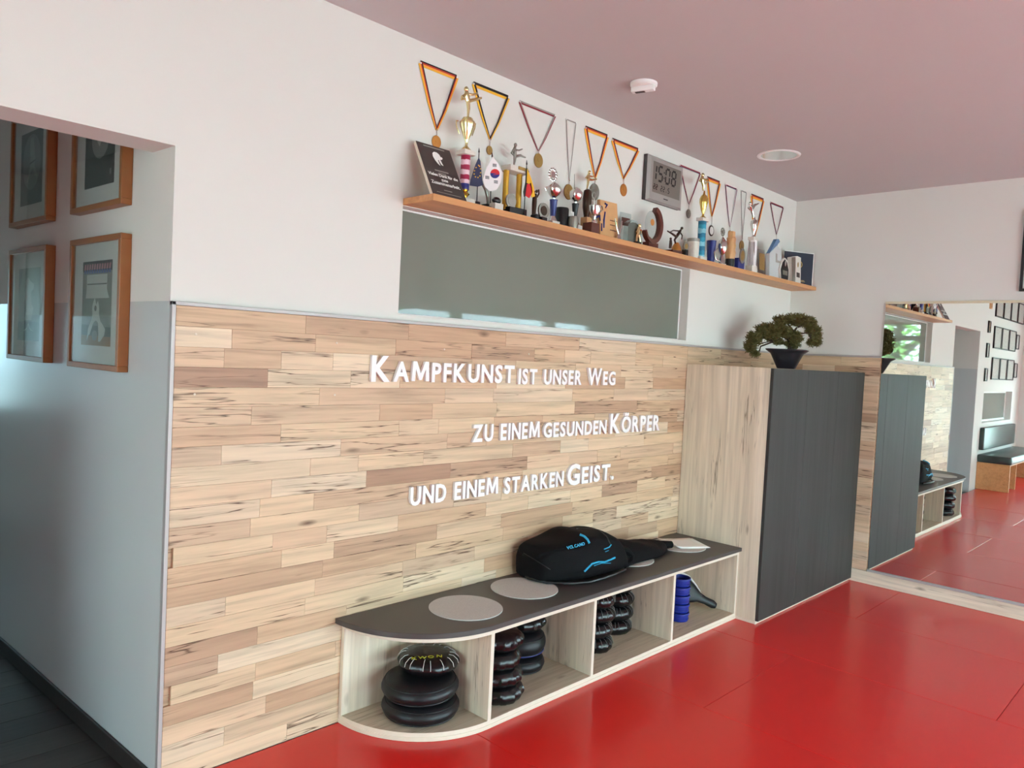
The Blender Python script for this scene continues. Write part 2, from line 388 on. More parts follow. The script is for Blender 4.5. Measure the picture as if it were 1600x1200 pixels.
# passage floor, walls, ceiling
PL = 4.6
T = Vector((-math.sin(PA), math.cos(PA), 0)); NN = Vector((-math.cos(PA), -math.sin(PA), 0))
def PWp(s, z, off=0): return T * s + NN * off + Vector((0, 0, z))
mb = MB(); mb.box((PW - .02, 0, -.08), (.02, PL, -.036)); hf = struct('floor_hall', mb, m_screed, smooth=0)
pmesh = {}
for i in range(26):
    y0 = i * .18; xs = [PW]; off = R_.uniform(.2, .9)
    x = PW + off
    while x < -.1: xs.append(x); x += 1.2
    xs.append(0.0)
    for a, b in zip(xs[:-1], xs[1:]):
        o = MB().box((-(b-a)/2 + .0008, -.0892, -.0035), ((b-a)/2 - .0008, .0892, .003)).mesh('plank', m_hall, bevel=.0008, smooth=0)
        ob = bpy.data.objects.new('plank', o); COL.objects.link(ob); ob.parent = hf; ob.location = ((a+b)/2, y0 + .09, -.0325)
def slab_wall(name, s0, s1, z0, z1, th, m, inner):
    mb = MB(); mb.obox((PWp((s0+s1)/2, (z0+z1)/2, -th/2)), T*(s1-s0)/2, NN*th/2, Vector((0, 0, (z1-z0)/2))); return mb.build(name, m, inner, smooth=0)
wp = bpy.data.objects.new('wall_passage', None); COL.objects.link(wp); tag(wp, kind='structure')
slab_wall('lower_paint', 0.0, PL, -.03, ZT, .09, m_dado, wp); slab_wall('upper_paint', .0, PL, ZT, 3.0, .09, m_white, wp)
wq = bpy.data.objects.new('wall_passage_far', None); COL.objects.link(wq); tag(wq, kind='structure')
mb = MB(); wall_cells(mb, 0, PW - .15, PW, WT, PL, -.03, ZT, []); mb.build('lower_paint', m_dado, wq, smooth=0)
mb = MB(); wall_cells(mb, 0, PW - .15, PW, WT, PL, ZT, 3.0, []); mb.build('upper_paint', m_white, wq, smooth=0)
mb = MB(); mb.box((PW - .003, 0.0, -.03), (PW + .004, WT, ZT)); mb.build('jamb_paint', m_dado, wq, smooth=0)
EW = (-1.2, -.7, .9, 2.1)
mb = MB(); wall_cells(mb, 1, PL, PL + .15, PW - .15, .1, -.03, 3.0, [EW]); struct('wall_passage_end', mb, m_white, smooth=0)
mb = MB(); mb.box((PW - .15, WT, 2.9), (.1, PL + .15, 3.0)); struct('ceiling_passage', mb, m_ceil, smooth=0)
mb = MB(); mb.obox(PWp(PL/2 + .02, .008, .006), T*(PL/2 - .02), NN*.006, Vector((0, 0, .036))); struct('baseboard_passage', mb, m_hall, bevel=.002)
# window fittings
def window(n, axis, plane, rect, m_fr, bars=(), fw=.05, dep=.06, barmat=None, pane=None, vb=()):
    a0, a1, z0, z1 = rect
    def bx(mb, aa, ab, za, zb, d=dep):
        return mb.box((aa, plane - d/2, za), (ab, plane + d/2, zb)) if axis == 1 else mb.box((plane - d/2, aa, za), (plane + d/2, ab, zb))
    loc = ((a0+a1)/2, plane, z0) if axis == 1 else (plane, (a0+a1)/2, z0)
    r = bpy.data.objects.new('window_%d' % n, None); COL.objects.link(r); r.location = loc; tag(r, kind='structure')
    mb = MB(); bx(mb, a0, a1, z0, z0+fw); bx(mb, a0, a1, z1-fw, z1); bx(mb, a0, a0+fw, z0+fw, z1-fw); bx(mb, a1-fw, a1, z0+fw, z1-fw); mb.build('window_frame', m_fr, r, bevel=.003)
    for zb in bars: mb = MB(); bx(mb, a0+fw, a1-fw, zb-.045, zb+.045, dep*.8); mb.build('transom', barmat or m_fr, r, bevel=.003)
    mb = MB(); bx(mb, a0+fw, a1-fw, z0+fw, z1-fw, .006); mb.build('pane', pane or m_glass, r, smooth=0)
    return r
window(1, 1, .068, W1, m_wtrim, fw=.008, dep=.016, pane=m_film)
window(2, 1, .10, W2, m_wtrim, fw=.03, dep=.03, pane=m_film)
for i, f in enumerate(FRW): window(3 + i, 1, YF - .12, f, m_wtrim, bars=(1.0,)); portal('daylight_portal', ((f[0]+f[1])/2, YF - .2, (f[2]+f[3])/2), f[1]-f[0], f[3]-f[2], (0, 1, 0))
for i, f in enumerate(LW): window(8 + i, 0, XW - .08, f, m_cream, bars=(2.28,), barmat=m_teal, fw=.07); portal('daylight_portal', (XW - .16, (f[0]+f[1])/2, (f[2]+f[3])/2), f[1]-f[0], f[3]-f[2], (1, 0, 0))
window(7, 1, PL + .08, EW, m_wtrim, pane=m_tint); portal('daylight_portal', ((EW[0]+EW[1])/2, PL + .12, (EW[2]+EW[3])/2), EW[1]-EW[0], EW[3]-EW[2], (0, -1, 0))
# ------------------------------------------------------------------ plank cladding on the back wall and beside the mirror
def planks(root, rows, z0, h, start, endf, place, rnd):
    for i in range(rows):
        end = endf(i); x = start - rnd.uniform(0, .3)
        while x < end - .02:
            ln = rnd.choice((.24, .30, .36, .42, .48, .55, .62)) * rnd.uniform(.92, 1.08); a, b = max(x, start), min(x + ln, end)
            if end - b < .10: b = end
            x += ln
            if b - a < .03: continue
            if b == end: x = end
            pr = rnd.uniform(0, .0008); hl = (b - a)/2 - .0003
            me = MB().box((-hl, -.006 - pr, -h/2 + .0003), (hl, .006, h/2 - .0003)).mesh('plank', m_plank, bevel=.0006, smooth=0)
            o = bpy.data.objects.new('plank', me); COL.objects.link(o); o.parent = root; place(o, (a + b)/2, z0 + h*(i + .5))
PR = random.Random(21)
NR = 24; HR = (ZT - .014) / NR
cl = thing('plank_cladding', 'pale rustic oak plank cladding covering the lower back wall under the lettering', 'wall cladding', (0, 0, 0))
mb = MB(); mb.box((.01, -.008, 0), (L - .02, 0, ZT - .005)); mb.build('backing_board', m_plank, cl, smooth=0)
def pb(o, x, z): o.location = (x, -PT + .006, z)
planks(cl, NR, 0, HR, .0125, lambda i: L - .021 if i >= NR - 3 else 3.46, pb, PR)
mb = MB(); mb.box((-.002, -PT - .003, 0), (.0115, -.0005, ZT - .0005)); mb.build('edge_profile', m_alu, cl, bevel=.001)
mb = MB(); mb.box((-.002, -PT - .003, ZT - .013), (L - .02, -.0005, ZT)); mb.build('edge_profile', m_alu, cl, bevel=.001)
for (u, v) in [(306, 522), (304, 616), (526, 536), (523, 617), (694, 546), (826, 553)]:
    p = onY(u, v, -PT); mb = MB(); b0 = len(mb.v); mb.lathe((0, 0, 0), [(.0045, 0), (.0045, .0012), (.003, .002)], 12)
    for i in range(len(mb.v)): q = mb.v[i]; mb.v[i] = Vector((p.x + q.x, -PT - .0005 - q.z, p.z + q.y))
    mb.f = [f[::-1] for f in mb.f]; mb.build('screw_cap', m_ledge, cl)
cr = thing('plank_cladding', 'narrow rustic oak plank cladding on the right wall between cabinet and mirror', 'wall cladding', (L, 0, 0))
def pr_(o, x, z): o.location = (-PT + .006, -x, z); o.rotation_euler = (0, 0, -math.pi/2)
planks(cr, NR - 1, HR + .028, (ZT - .014 - HR - .028) / (NR - 1), .022, lambda i: .735, pr_, PR)
mb = MB(); mb.box((L - .008, -.74, .1), (L, -.021, ZT - .004)); mb.build('backing_board', m_plank, cr, smooth=0)
mb = MB(); mb.box((L - PT - .003, -.74, ZT - .013), (L - .0005, -.021, ZT)); mb.build('edge_profile', m_alu, cr, bevel=.001)
# larch plinth strip along the right wall
mb = MB(); mb.box((L - PT, YF + .01, 0), (L, -.022, .096)); struct('baseboard_right', mb, m_larchy, bevel=.002, origin=(L, -2, 0))

# ------------------------------------------------------------------ mirror
mr = thing('wall_mirror', 'large frameless wall mirror above the larch plinth, reflecting the training room', 'mirror', (L, -3, .1))
mb = MB(); mb.box((L - .014, -5.2, .112), (L - .001, -.7425, 2.118)); mb.build('mirror_glass', m_mirror, mr, smooth=0)
mb = MB(); mb.box((L - .02, -5.2, 2.118), (L - .0005, -.741, 2.136)); mb.build('top_profile', m_cream, mr, bevel=.002)
mb = MB(); mb.box((L - .028, -5.2, .0975), (L - .0005, -.741, .112)); mb.build('bottom_profile', m_alu, mr, bevel=.002)

# ------------------------------------------------------------------ lettering
LETW = {}
mcol = M('white_lettering', (240, 238, 238), .5)
def lettering(label, runs, u0, v0, u1, v1, caps):
    """runs of small-cap words; (u0,v0) baseline start pixel, (u1,v1) baseline end pixel"""
    a = onY(u0, v0, -.036); b = onY(u1, v1, -.036); zb = (a.z + b.z)/2
    root = thing('wall_lettering', label, 'lettering', (a.x, -.0212, zb))
    items = []; x = 0
    for ch in runs:
        if ch == ' ': x += .034; continue
        big = ch[0] == '^'; c = ch[-1]; sz = caps[0] if big else caps[1]
        if c == 'M':
            pm = MB().prism([(x_*sz*.92, y_*sz) for x_, y_ in ((0,0),(.06,1),(.24,1),(.45,.40),(.66,1),(.84,1),(.90,0),(.73,0),(.70,.62),(.51,.06),(.39,.06),(.20,.62),(.17,0))], (0, 0, -.0075), (1, 0, 0), (0, 1, 0), (0, 0, .015)); me = pm.mesh('letter', mcol, smooth=0)
        else: me = text_mesh('letter', c, sz / .74, mcol, .0075, sz * .044, 'LEFT', .68)
        xs = [v.co.x for v in me.vertices]; w_ = max(xs) - min(xs)
        for v in me.vertices: v.co.x -= min(xs)
        items.append((me, x)); x += w_ + sz * .11
    sc = (b.x - a.x) / (x - .01)
    for me, xx in items:
        me.transform(Matrix.Diagonal((sc, 1, 1, 1)))
        me.transform(Matrix(((1,0,0,0),(0,0,-1,0),(0,1,0,0),(0,0,0,1))))
        o = bpy.data.objects.new('letter', me); COL.objects.link(o); o.parent = root; o.location = (xx * sc, -.0078, 0)
def runs(s):
    out = []; i = 0
    while i < len(s):
        if s[i] == '^': out.append('^' + s[i+1]); i += 2
        else: out.append(s[i]); i += 1
    return out
lettering('word Kampfkunst starting the top line of raised white lettering', runs('^KAMPFKUNST'), 580, 593, 803, 599, (.112, .089))
lettering('words ist unser Weg of the top line of raised white lettering', runs('IST UNSER ^WEG'), 810, 600, 961, 600.5, (.097, .080))
lettering('words zu einem starting the middle line of raised white lettering', runs('ZU EINEM'), 738, 690, 843, 683.5, (.09, .085))
lettering('word gesunden in the middle line of raised white lettering', runs('GESUNDEN'), 849, 682.5, 947, 677.5, (.09, .080))
lettering('word Körper ending the middle line of raised white lettering', runs('^KÖRPER'), 953, 676.5, 1030.5, 671.5, (.118, .099))
lettering('words und einem starting the bottom line of raised white lettering', runs('UND EINEM'), 641, 787.5, 778, 773, (.09, .085))
lettering('word starken in the bottom line of raised white lettering', runs('STARKEN'), 788, 769.5, 880, 760, (.09, .083))
lettering('word Geist with full stop ending the bottom line of raised white lettering', runs('^GEIST.'), 886, 757, 959, 749, (.118, .095))

# ------------------------------------------------------------------ bench with open compartments
BX, BY0 = 1.19, -.0215
def bench_poly(a, b, x1, back=BY0, n=22):
    P = [(x1, back)]; P += [(BX - a*math.cos(math.pi/2*i/n), back - b*math.sin(math.pi/2*i/n)) for i in range(n+1)]; P.append((x1, back - b)); return P
CX0 = 3.379
be = thing('storage_bench', 'low larch storage bench with dark rounded top and four open compartments', 'bench', (2.0, -.25, 0))
EX, EY, EZ = (1, 0, 0), (0, 1, 0), (0, 0, 1)
mb = MB(); mb.prism(bench_poly(.478, .474, CX0 - .0005), (0, 0, .434), EX, EY, (0, 0, .0225)); mb.build('bench_top', m_slab, be, bevel=.0015)
mb = MB(); mb.prism(bench_poly(.445, .458, CX0 - .0005), (0, 0, .411), EX, EY, (0, 0, .0228)); mb.build('sub_top', m_ledge, be, bevel=.001)
mb = MB(); mb.prism(bench_poly(.447, .46, CX0 - .0005), (0, 0, .0005), EX, EY, (0, 0, .017)); mb.build('base_plinth', m_ledge, be, bevel=.001)
mb = MB(); mb.prism(bench_poly(.443, .456, CX0 - .0005), (0, 0, .0175), EX, EY, (0, 0, .018), m=0, mside=1); mb.build('bottom_board', [m_larchx, m_ledge], be)
mb = MB(); mb.box((BX - .445, BY0 - .022, .0355), (CX0 - .0005, BY0, .411)); mb.build('back_panel', m_larchz, be, bevel=.001)
for x in (BX, 1.897, 2.622, CX0 - .0205):
    mb = MB(); mb.box((x, BY0 - .456, .0357), (x + .019, BY0 - .0225, .4108)); o = mb.build('divider', m_larchz, be, bevel=.001, origin=(x, -.2 + 7*x, 0))
    mb = MB(); mb.box((x - .0002, BY0 - .4568, .036), (x + .0192, BY0 - .4558, .4105)); mb.build('edge_band', m_ledge, o)
def felt(x, y, label, r=.166):
    mb = MB(); mb.lathe((x, y, .4568), [(r, 0), (r, .003), (r - .001, .004), (1e-6, .004)], 64); tag(mb.build('seat_pad', m_felt, origin=(x, y, .4568)), label, 'seat pad', 'round felt seat pads on the bench')
felt(1.235, -.262, 'round grey felt seat pad nearest the rounded bench end')
felt(1.655, -.228, 'round grey felt seat pad between the first pad and the black bag')
felt(2.535, -.20, 'round grey felt seat pad half covered by the black jacket')
felt(3.08, -.222, 'round grey felt seat pad under the white papers')

# ------------------------------------------------------------------ cabinet
CD = -.6085; CZ = 1.5975
ca = thing('wardrobe_cabinet', 'tall corner cabinet with larch side and dark graphite doors', 'cabinet', (4.2, -.3, 0))
mb = MB(); mb.box((CX0, CD, .018), (CX0 + .019, -.0225, CZ)); mb.build('side_panel', m_larchz, ca, bevel=.0015, origin=(CX0, 3.3, .4))
mb = MB(); mb.box((CX0 + .019, CD + .001, .018), (L - .022, -.0225, CZ - .0205)); mb.build('carcass', m_larchz, ca)
mb = MB(); mb.box((CX0 + .019, CD, CZ - .02), (L - .022, -.0225, CZ)); mb.build('top_board', m_larchx, ca, bevel=.001)
mb = MB(); mb.box((CX0 - .003, CD - .006, .0005), (L - .022, -.0225, .0178)); mb.build('plinth', m_ledge, ca, bevel=.001)
for k in range(3):
    w3 = (L - .0215 - CX0) / 3; a = CX0 + .001 + w3 * k
    mb = MB(); mb.box((a + .001, CD - .0215, .020), (a + w3 - .001, CD - .0012, CZ - .001)); mb.build('door', m_door, ca, bevel=.001, origin=(a, CD, .1))

# ------------------------------------------------------------------ trophy shelf
sh = thing('wall_shelf', 'long beech wall shelf crowded with trophies above the glass strip', 'shelf', (2.97, 0, ZSB))
mb = MB(); mb.box((.984, -SD, ZSB), (L - .0015, -.0005, ZS)); mb.build('shelf_board', m_shelf, sh, bevel=.0015)

# ------------------------------------------------------------------ ceiling fittings
dl = thing('ceiling_downlight', 'round recessed downlight with faceted silver reflector in the ceiling', 'ceiling light', tuple(LC))
mb = MB(); mb.lathe((LC.x, LC.y, H), [(LR + .016, 0), (LR + .016, -.003), (LR + .004, -.007), (LR - .006, -.004), (LR - .006, .004)], 48); mb.f = [f for f in mb.f if len(f) == 4]; mb.build('trim_ring', m_wtrim, dl)
mb = MB(); mb.lathe((LC.x, LC.y, H), [(LR - .004, -.002), (LR - .012, .03), (LR - .03, .065), (LR - .06, .09), (1e-6, .095)], 18); mb.build('reflector', m_silver, dl, smooth=0)
mb = MB(); mb.tube([(LC.x - .05, LC.y, H + .055), (LC.x + .05, LC.y, H + .055)], .012, 10); mb.tube([(LC.x - .05, LC.y + .03, H + .055), (LC.x + .05, LC.y + .03, H + .055)], .012, 10); mb.build('lamp_tube', m_paper, dl)
DC = Vector((2.035, -.50, H))
de = thing('ceiling_sensor', 'small white round presence sensor with a slanted bar on the ceiling', 'sensor', tuple(DC))
mb = MB(); mb.lathe(DC, [(.066, -.0005), (.066, -.012), (.060, -.018), (1e-6, -.018)], 36); mb.f = [f[::-1] for f in mb.f]; mb.build('base', m_wtrim, de)
e1 = Vector((RV.x, RV.y, 0)).normalized(); e3 = Vector((-e1.y, e1.x, 0)); e1 = (e1 - e3 * .55).normalized(); e3 = Vector((-e1.y, e1.x, 0))
mb = MB(); mb.obox(DC + Vector((0, 0, -.030)) - e3 * .006, e1 * .058, e3 * .017, Vector((0, 0, .0125))); bar = mb.build('sensor_bar', m_wtrim, de, bevel=.004, seg=2)
mb = MB(); mb.obox(DC + Vector((0, 0, -.0435)) - e3 * .006 - e1 * .015, e1 * .024, e3 * .009, Vector((0, 0, .0012))); mb.build('lens_slot', m_clockside, bar)

# ------------------------------------------------------------------ framed prints in the passage
def fig(mb, o, ex, ey, ez, pts, m):
    mb.prism(pts, o, ex, ey, ez, m)
def picture(label, s0, z0, w_, h_, draw, top=True):
    def Pt(s, z, off): return PWp(s, z, off)
    root = thing('framed_print', label, 'picture', tuple(PWp(s0 + w_/2, z0, 0)), 'beech framed prints in the passage')
    ft = .022; dp = .04
    for a, b, c, d in ((s0, s0+w_, z0, z0+ft), (s0, s0+w_, z0+h_-ft, z0+h_), (s0, s0+ft, z0+ft, z0+h_-ft), (s0+w_-ft, s0+w_, z0+ft, z0+h_-ft)):
        mb = MB(); mb.obox(Pt((a+b)/2, (c+d)/2, dp/2 + .001), T*(b-a)/2, NN*dp/2, Vector((0, 0, (d-c)/2))); mb.build('frame_rail', m_frame, root, bevel=.0015)
    mb = MB(); mb.obox(Pt(s0 + w_/2, z0 + h_/2, .022), T*(w_/2 - ft), NN*.003, Vector((0, 0, h_/2 - ft))); mb.build('passepartout', m_matb, root, smooth=0)
    pw, ph = .29, .335; ps, pz = s0 + (w_-pw)/2, z0 + (h_-ph)/2
    # image drawn in unit coordinates: x to the right as seen, y up
    o = Pt(ps + pw, pz, .0253); ex = -T*pw; ey = Vector((0, 0, ph)); mb = MB(); draw(lambda poly, m, lay: mb.prism(poly, o + NN*(.0002*lay), ex, ey, NN*.0002, m))
    mb.build('print', [m_print, m_printm, m_printg, m_printp, m_printb, m_pblue, m_ppink], root, smooth=0)
    mb = MB(); mb.obox(Pt(s0 + w_/2, z0 + h_/2, .0345), T*(w_/2 - ft), NN*.001, Vector((0, 0, h_/2 - ft))); mb.build('glass_pane', m_pglass, root, smooth=0)
sq = [(0,0),(1,0),(1,1),(0,1)]
def ell(cx, cy, rx, ry, n=20): return [(cx + rx*math.cos(2*math.pi*i/n), cy + ry*math.sin(2*math.pi*i/n)) for i in range(n)]
def d_pyr(d):
    d(sq, 2, 0); d([(0,.88),(1,.88),(1,1),(0,1)], 0, 1)
    for i in range(11): x = .05 + i*.084; d([(x,.90),(x+.05,.90),(x+.065,.965),(x+.02,.965)], 6, 2); d([(x,.855),(x+.06,.855),(x+.06,.895),(x+.01,.9)], 5, 2)
    d([(.12,.56),(.92,.56),(.84,.66),(.84,.84),(.15,.84),(.15,.66)], 3, 1); d([(.17,.72),(.83,.72),(.83,.735),(.17,.735)], 1, 2)
    d([(0,.1),(1,.1),(1,.22),(0,.25)], 1, 1); d([(0,0),(1,0),(1,.11),(0,.12)], 4, 2)
    d([(.4,.52),(.45,.57),(.5,.48),(.56,.53),(.6,.45),(.6,.38),(.66,.28),(.7,.27),(.82,.2),(.8,.13),(.66,.05),(.6,.05),(.6,.14),(.58,.27),(.5,.3),(.42,.27),(.3,.13),(.26,.12),(.2,.05),(.24,.2),(.35,.3),(.38,.38),(.36,.45)], 3, 3)
    d(ell(.48,.44,.04,.035,10), 1, 4); d(ell(.47,.12,.1,.06,14), 2, 4)
def d_leap(d):
    d(sq, 2, 0); d([(0,0),(1,0),(1,.26),(0,.26)], 1, 1); d([(0,.6),(.2,1),(0,1)], 1, 1)
    d([(.35,.84),(.45,.87),(.55,.82),(.72,.78),(.7,.7),(.6,.68),(.62,.5),(.72,.45),(.66,.36),(.62,.28),(.3,.28),(.38,.4),(.36,.52),(.3,.6),(.34,.7)], 3, 2)
    d([(.26,.13),(.4,.14),(.5,.22),(.6,.14),(.74,.13),(.56,.18),(.5,.25),(.44,.18)], 3, 2)
def d_kick(d):
    d(sq, 0, 0); d(ell(.5,.58,.42,.38), 1, 1)
    d([(.44,.9),(.56,.92),(.62,.76),(.66,.6),(.64,.52),(.78,.36),(.72,.34),(.56,.48),(.48,.46),(.36,.3),(.3,.31),(.42,.5),(.44,.62),(.42,.78)], 2, 2); d([(.42,.55),(.68,.58),(.68,.6),(.42,.575)], 0, 3)
def d_moon(d):
    d(sq, 0, 0); d(ell(.52,.58,.3,.26), 2, 1); d([(.36,.82),(.46,.86),(.62,.82),(.6,.7),(.56,.55),(.5,.46),(.42,.52),(.38,.66)], 3, 2); d([(.6,.72),(.74,.76),(.73,.78),(.58,.75)], 0, 3); d(ell(.88,.14,.03,.04,10), 2, 2)
picture('lower right beech framed colour print of a three person pyramid in white suits', .325, 1.46, .505, .52, d_pyr)
picture('lower left beech framed grey print of a leaping white figure', 1.11, 1.46, .505, .52, d_leap)
picture('upper right beech framed dark print with a pale disc behind a figure', .335, 2.088, .505, .52, d_moon)
picture('upper left beech framed dark print of a kicking figure', 1.12, 2.088, .505, .52, d_kick)
# ------------------------------------------------------------------ medals hung on the wall
def disc_y(mb, p, r, y0, d, n=28, m=0, sx=1): return mb.prism([(p[0] + r*sx*math.cos(2*math.pi*i/n), p[1] + r*math.sin(2*math.pi*i/n)) for i in range(n)], (0, y0, 0), EX, EZ, (0, -d, 0), m)
def medal(label, p1, p2, tip, wpx, cols, dc, rpx, dm, relief=None, thin=False, hide_disc=False):
    y = -.003; A = onY(*p1, y); B = onY(*p2, y); C_ = onY(*tip, y); zt = (A.z + B.z)/2; A.z = B.z = zt
    D = onY(*dc, y); s = mpp(D); root = thing('hanging_medal', label, 'medal', (C_.x, 0, C_.z), 'medals hanging on the wall above the shelf')
    wd = wpx * mpp(A); ms = list(dict.fromkeys(cols)); mb = MB()
    def strip(a, b, w0, w1, seq, yy):
        d = (b - a).normalized(); pr = Vector((-d.z, 0, d.x)); n = len(seq)
        for i, c in enumerate(seq):
            o0, o1 = -.5 + i/n, -.5 + (i+1)/n
            q = [a + pr*w0*o0, b + pr*w1*o0, b + pr*w1*o1, a + pr*w0*o1]
            mb.prism([(p.x, p.z) for p in q], (0, yy, 0), EX, EZ, (0, -.0012, 0), ms.index(c))
    bend = Vector((0, 0, 0))
    strip(A, B, wd, wd, cols, y + .0008)
    MA = A.lerp(C_, .6) - Vector((.004, 0, 0)) * (0 if thin else 1); MBp = B.lerp(C_, .62) + Vector((.006, 0, 0)) * (0 if thin else 1)
    strip(A, MA, wd*.95, wd*.8, cols, y - .0006); strip(MA, C_, wd*.8, wd*.45, cols, y - .0006)
    strip(B, MBp, wd*.8, wd*.6, cols[::-1], y - .002); strip(MBp, C_, wd*.6, wd*.42, cols[::-1], y - .002)
    mb.build('ribbon', ms, root)
    for q in (A, B):
        mb = MB(); disc_y(mb, (q.x, q.z), .004, y - .0008, .003, 10); mb.build('pin', m_paper, root)
    r = rpx * s; top = Vector((D.x, y - .002, D.z + r))
    mb = MB(); mb.tube([(C_.x, y - .003, C_.z + .004), top], .0016, 6); disc_y(mb, (C_.x, C_.z), .004, y - .0015, .003, 10); mb.build('clasp', m_silver, root)
    mb = MB(); disc_y(mb, (D.x, D.z), r, y, .004, sx=.9); dsk = mb.build('medal_disc', dm, root, bevel=.0008)
    mb = MB(); disc_y(mb, (D.x, D.z), r*.74, y - .004, .0008, sx=.9); disc_y(mb, (D.x, D.z + r*.1), r*.3, y - .0048, .0012, 14); mb.build('relief', relief or dm, dsk)
DE = [m_yl, m_or, m_rred, m_ink]
medal('largest medal on a black red gold ribbon above the black thank you plaque', (657, 99), (713.5, 121), (682, 203), 9, DE, (681.5, 222), 10, m_copper)
medal('small gold medal on a black and yellow ribbon beside the kicking gold trophy', (740, 131), (794, 153), (765.5, 218), 8, [m_yl, m_yl, m_ink, m_ink], (764.5, 235), 7, m_goldm)
medal('grey gold medal on a red and grey ribbon above the two column trophy', (812, 158), (867, 182), (841, 236), 5, [m_mar, m_gry], (841, 251), 11, m_goldm)
medal('round medal on a thin grey cord in the narrowest long loop', (884.5, 186), (899.5, 192), (889, 282), 1.8, [m_gry], (888, 300), 12, m_goldm, thin=True)
medal('silver medal on a black red gold ribbon behind the small gold kicker', (915, 200), (949, 214), (929.5, 278), 8, DE, (928.5, 300), 13, m_dsilver)
medal('bronze medal on a black red gold ribbon left of the digital clock', (957, 219), (997, 235), (974, 279), 7.5, DE, (974, 297), 9.5, m_copper)
medal('dark medal on a thin red blue ribbon right behind the clock', (1062, 258), (1094, 271), (1076, 319), 3, [m_bl, m_mar, m_mar], (1075.5, 334), 7, m_dsilver)
medal('dark rimmed medal on a black red gold ribbon behind the turquoise trophy', (1105, 279), (1124.5, 286), (1112, 338), 7, DE, (1111, 360.5), 8.5, m_bronze, m_paper)
medal('medal on a purple red ribbon ending behind the carved wooden totem', (1133.5, 288.5), (1151, 295), (1140, 354), 3.4, [m_bl, m_mar, m_wf], (1140, 366), 6, m_goldm)
medal('old gold medal on a thin cord loop right of the wooden totem', (1158, 298), (1166, 300.5), (1159.5, 373), 1.6, [m_gry], (1158.5, 384), 8, m_goldm, thin=True)
medal('medal on a black red gold ribbon behind the silver striped trophy', (1174, 306), (1193, 313), (1179, 369), 6.5, DE, (1178.5, 381), 6, m_dsilver)
medal('dark medal on a narrow brown red ribbon nearest the room corner', (1203.5, 317), (1223.5, 324), (1213, 366), 2.8, [m_bl, m_mar, m_mar], (1212.5, 380), 5.5, m_bronze)

# ------------------------------------------------------------------ things standing on the shelf
def solve_v(u, y, z):
    v0, v1 = 200.0, 500.0
    for _ in range(30):
        vm = (v0 + v1)/2
        if onY(u, vm, y).z > z: v0 = vm
        else: v1 = vm
    return (v0 + v1)/2
class It:
    def __init__(s, name, label, cat, u, y, group='trophies and keepsakes on the long shelf', z=ZS, vref=None):
        s.u = u; s.y = y; s.z0 = z; v = solve_v(u, y, z); p = onY(u, vref or v - 22, y); p.z = z; s.x = p.x; s.s = mpp(p); s.root = thing(name, label, cat, (p.x, y, z), group)
    def Z(s, v, u=None): return s.z0 if v is None else max(s.z0, onY(s.u if u is None else u, v, s.y).z)
    def P(s, u, v, dy=0): return onY(u, v, s.y + dy) if v is not None else Vector((onY(u, solve_v(u, s.y, s.z0), s.y).x, s.y + dy, s.z0))
    def lathe(s, name, m, prof, u=None, n=20, dy=0, parent=None, sx=1, sy=1, fn=None):
        u = s.u if u is None else u; x = s.P(u, prof[len(prof)//2][1]).x if u != s.u else s.x
        pr = [(max(hw*s.s, 1e-6), s.Z(v, u)) for hw, v in prof]
        if pr[0][1] > pr[-1][1]: pr = pr[::-1]
        return MB().lathe((x, s.y + dy, 0), pr, n, sx=sx, sy=sy, fn=fn).build(name, m, parent or s.root)
    def tubes(s, name, m, lines, parent=None, n=8):
        mb = MB()
        for l in lines: mb.tube([s.P(p[0], p[1], p[3] if len(p) > 3 else 0) for p in l], [p[2]*s.s for p in l], n)
        return mb.build(name, m, parent or s.root)
    def prism(s, name, m, poly, d, dy=0, parent=None, bevel=0, mside=None):
        ps = [s.P(u, v) for u, v in poly]
        return MB().prism([(p.x, p.z) for p in ps], (0, s.y + dy, 0), EX, EZ, (0, -d, 0), 0, mside).build(name, m, parent or s.root, bevel=bevel)
    def box(s, name, m, hw, v0, v1, dep, u=None, parent=None, bevel=.001, dy=0):
        u = s.u if u is None else u; x = s.x if u == s.u else s.P(u, v1).x; w_ = hw*s.s
        return MB().box((x - w_, s.y - dep/2 + dy, s.Z(v0, u)), (x + w_, s.y + dep/2 + dy, s.Z(v1, u))).build(name, m, parent or s.root, bevel=bevel)
def figure(it, m, head, neck, hip, arms, legs, k=1.0, name='figure'):
    """small cast kicking figure drawn from joint pixels, one mesh"""
    mb = MB(); P = it.P; s = it.s
    k *= 1.3; mb.sphere(P(*head), 2.5*k*s, 10, 8, sq=(1, 1, 1.15))
    mb.tube([P(*head), P(*neck), P((neck[0]+hip[0])/2, (neck[1]+hip[1])/2), P(*hip)], [1.3*k*s, 2.6*k*s, 2.8*k*s, 2.5*k*s], 9)
    for a in arms: mb.tube([P(*q[:2], q[2] if len(q) > 2 else 0) for q in a], [1.6*k*s] + [1.3*k*s]*(len(a)-2) + [1.0*k*s], 7)
    for l in legs: mb.tube([P(*q[:2], q[2] if len(q) > 2 else 0) for q in l], [2.3*k*s] + [1.8*k*s]*(len(l)-2) + [1.1*k*s], 7)
    return mb.build(name, m, it.root)

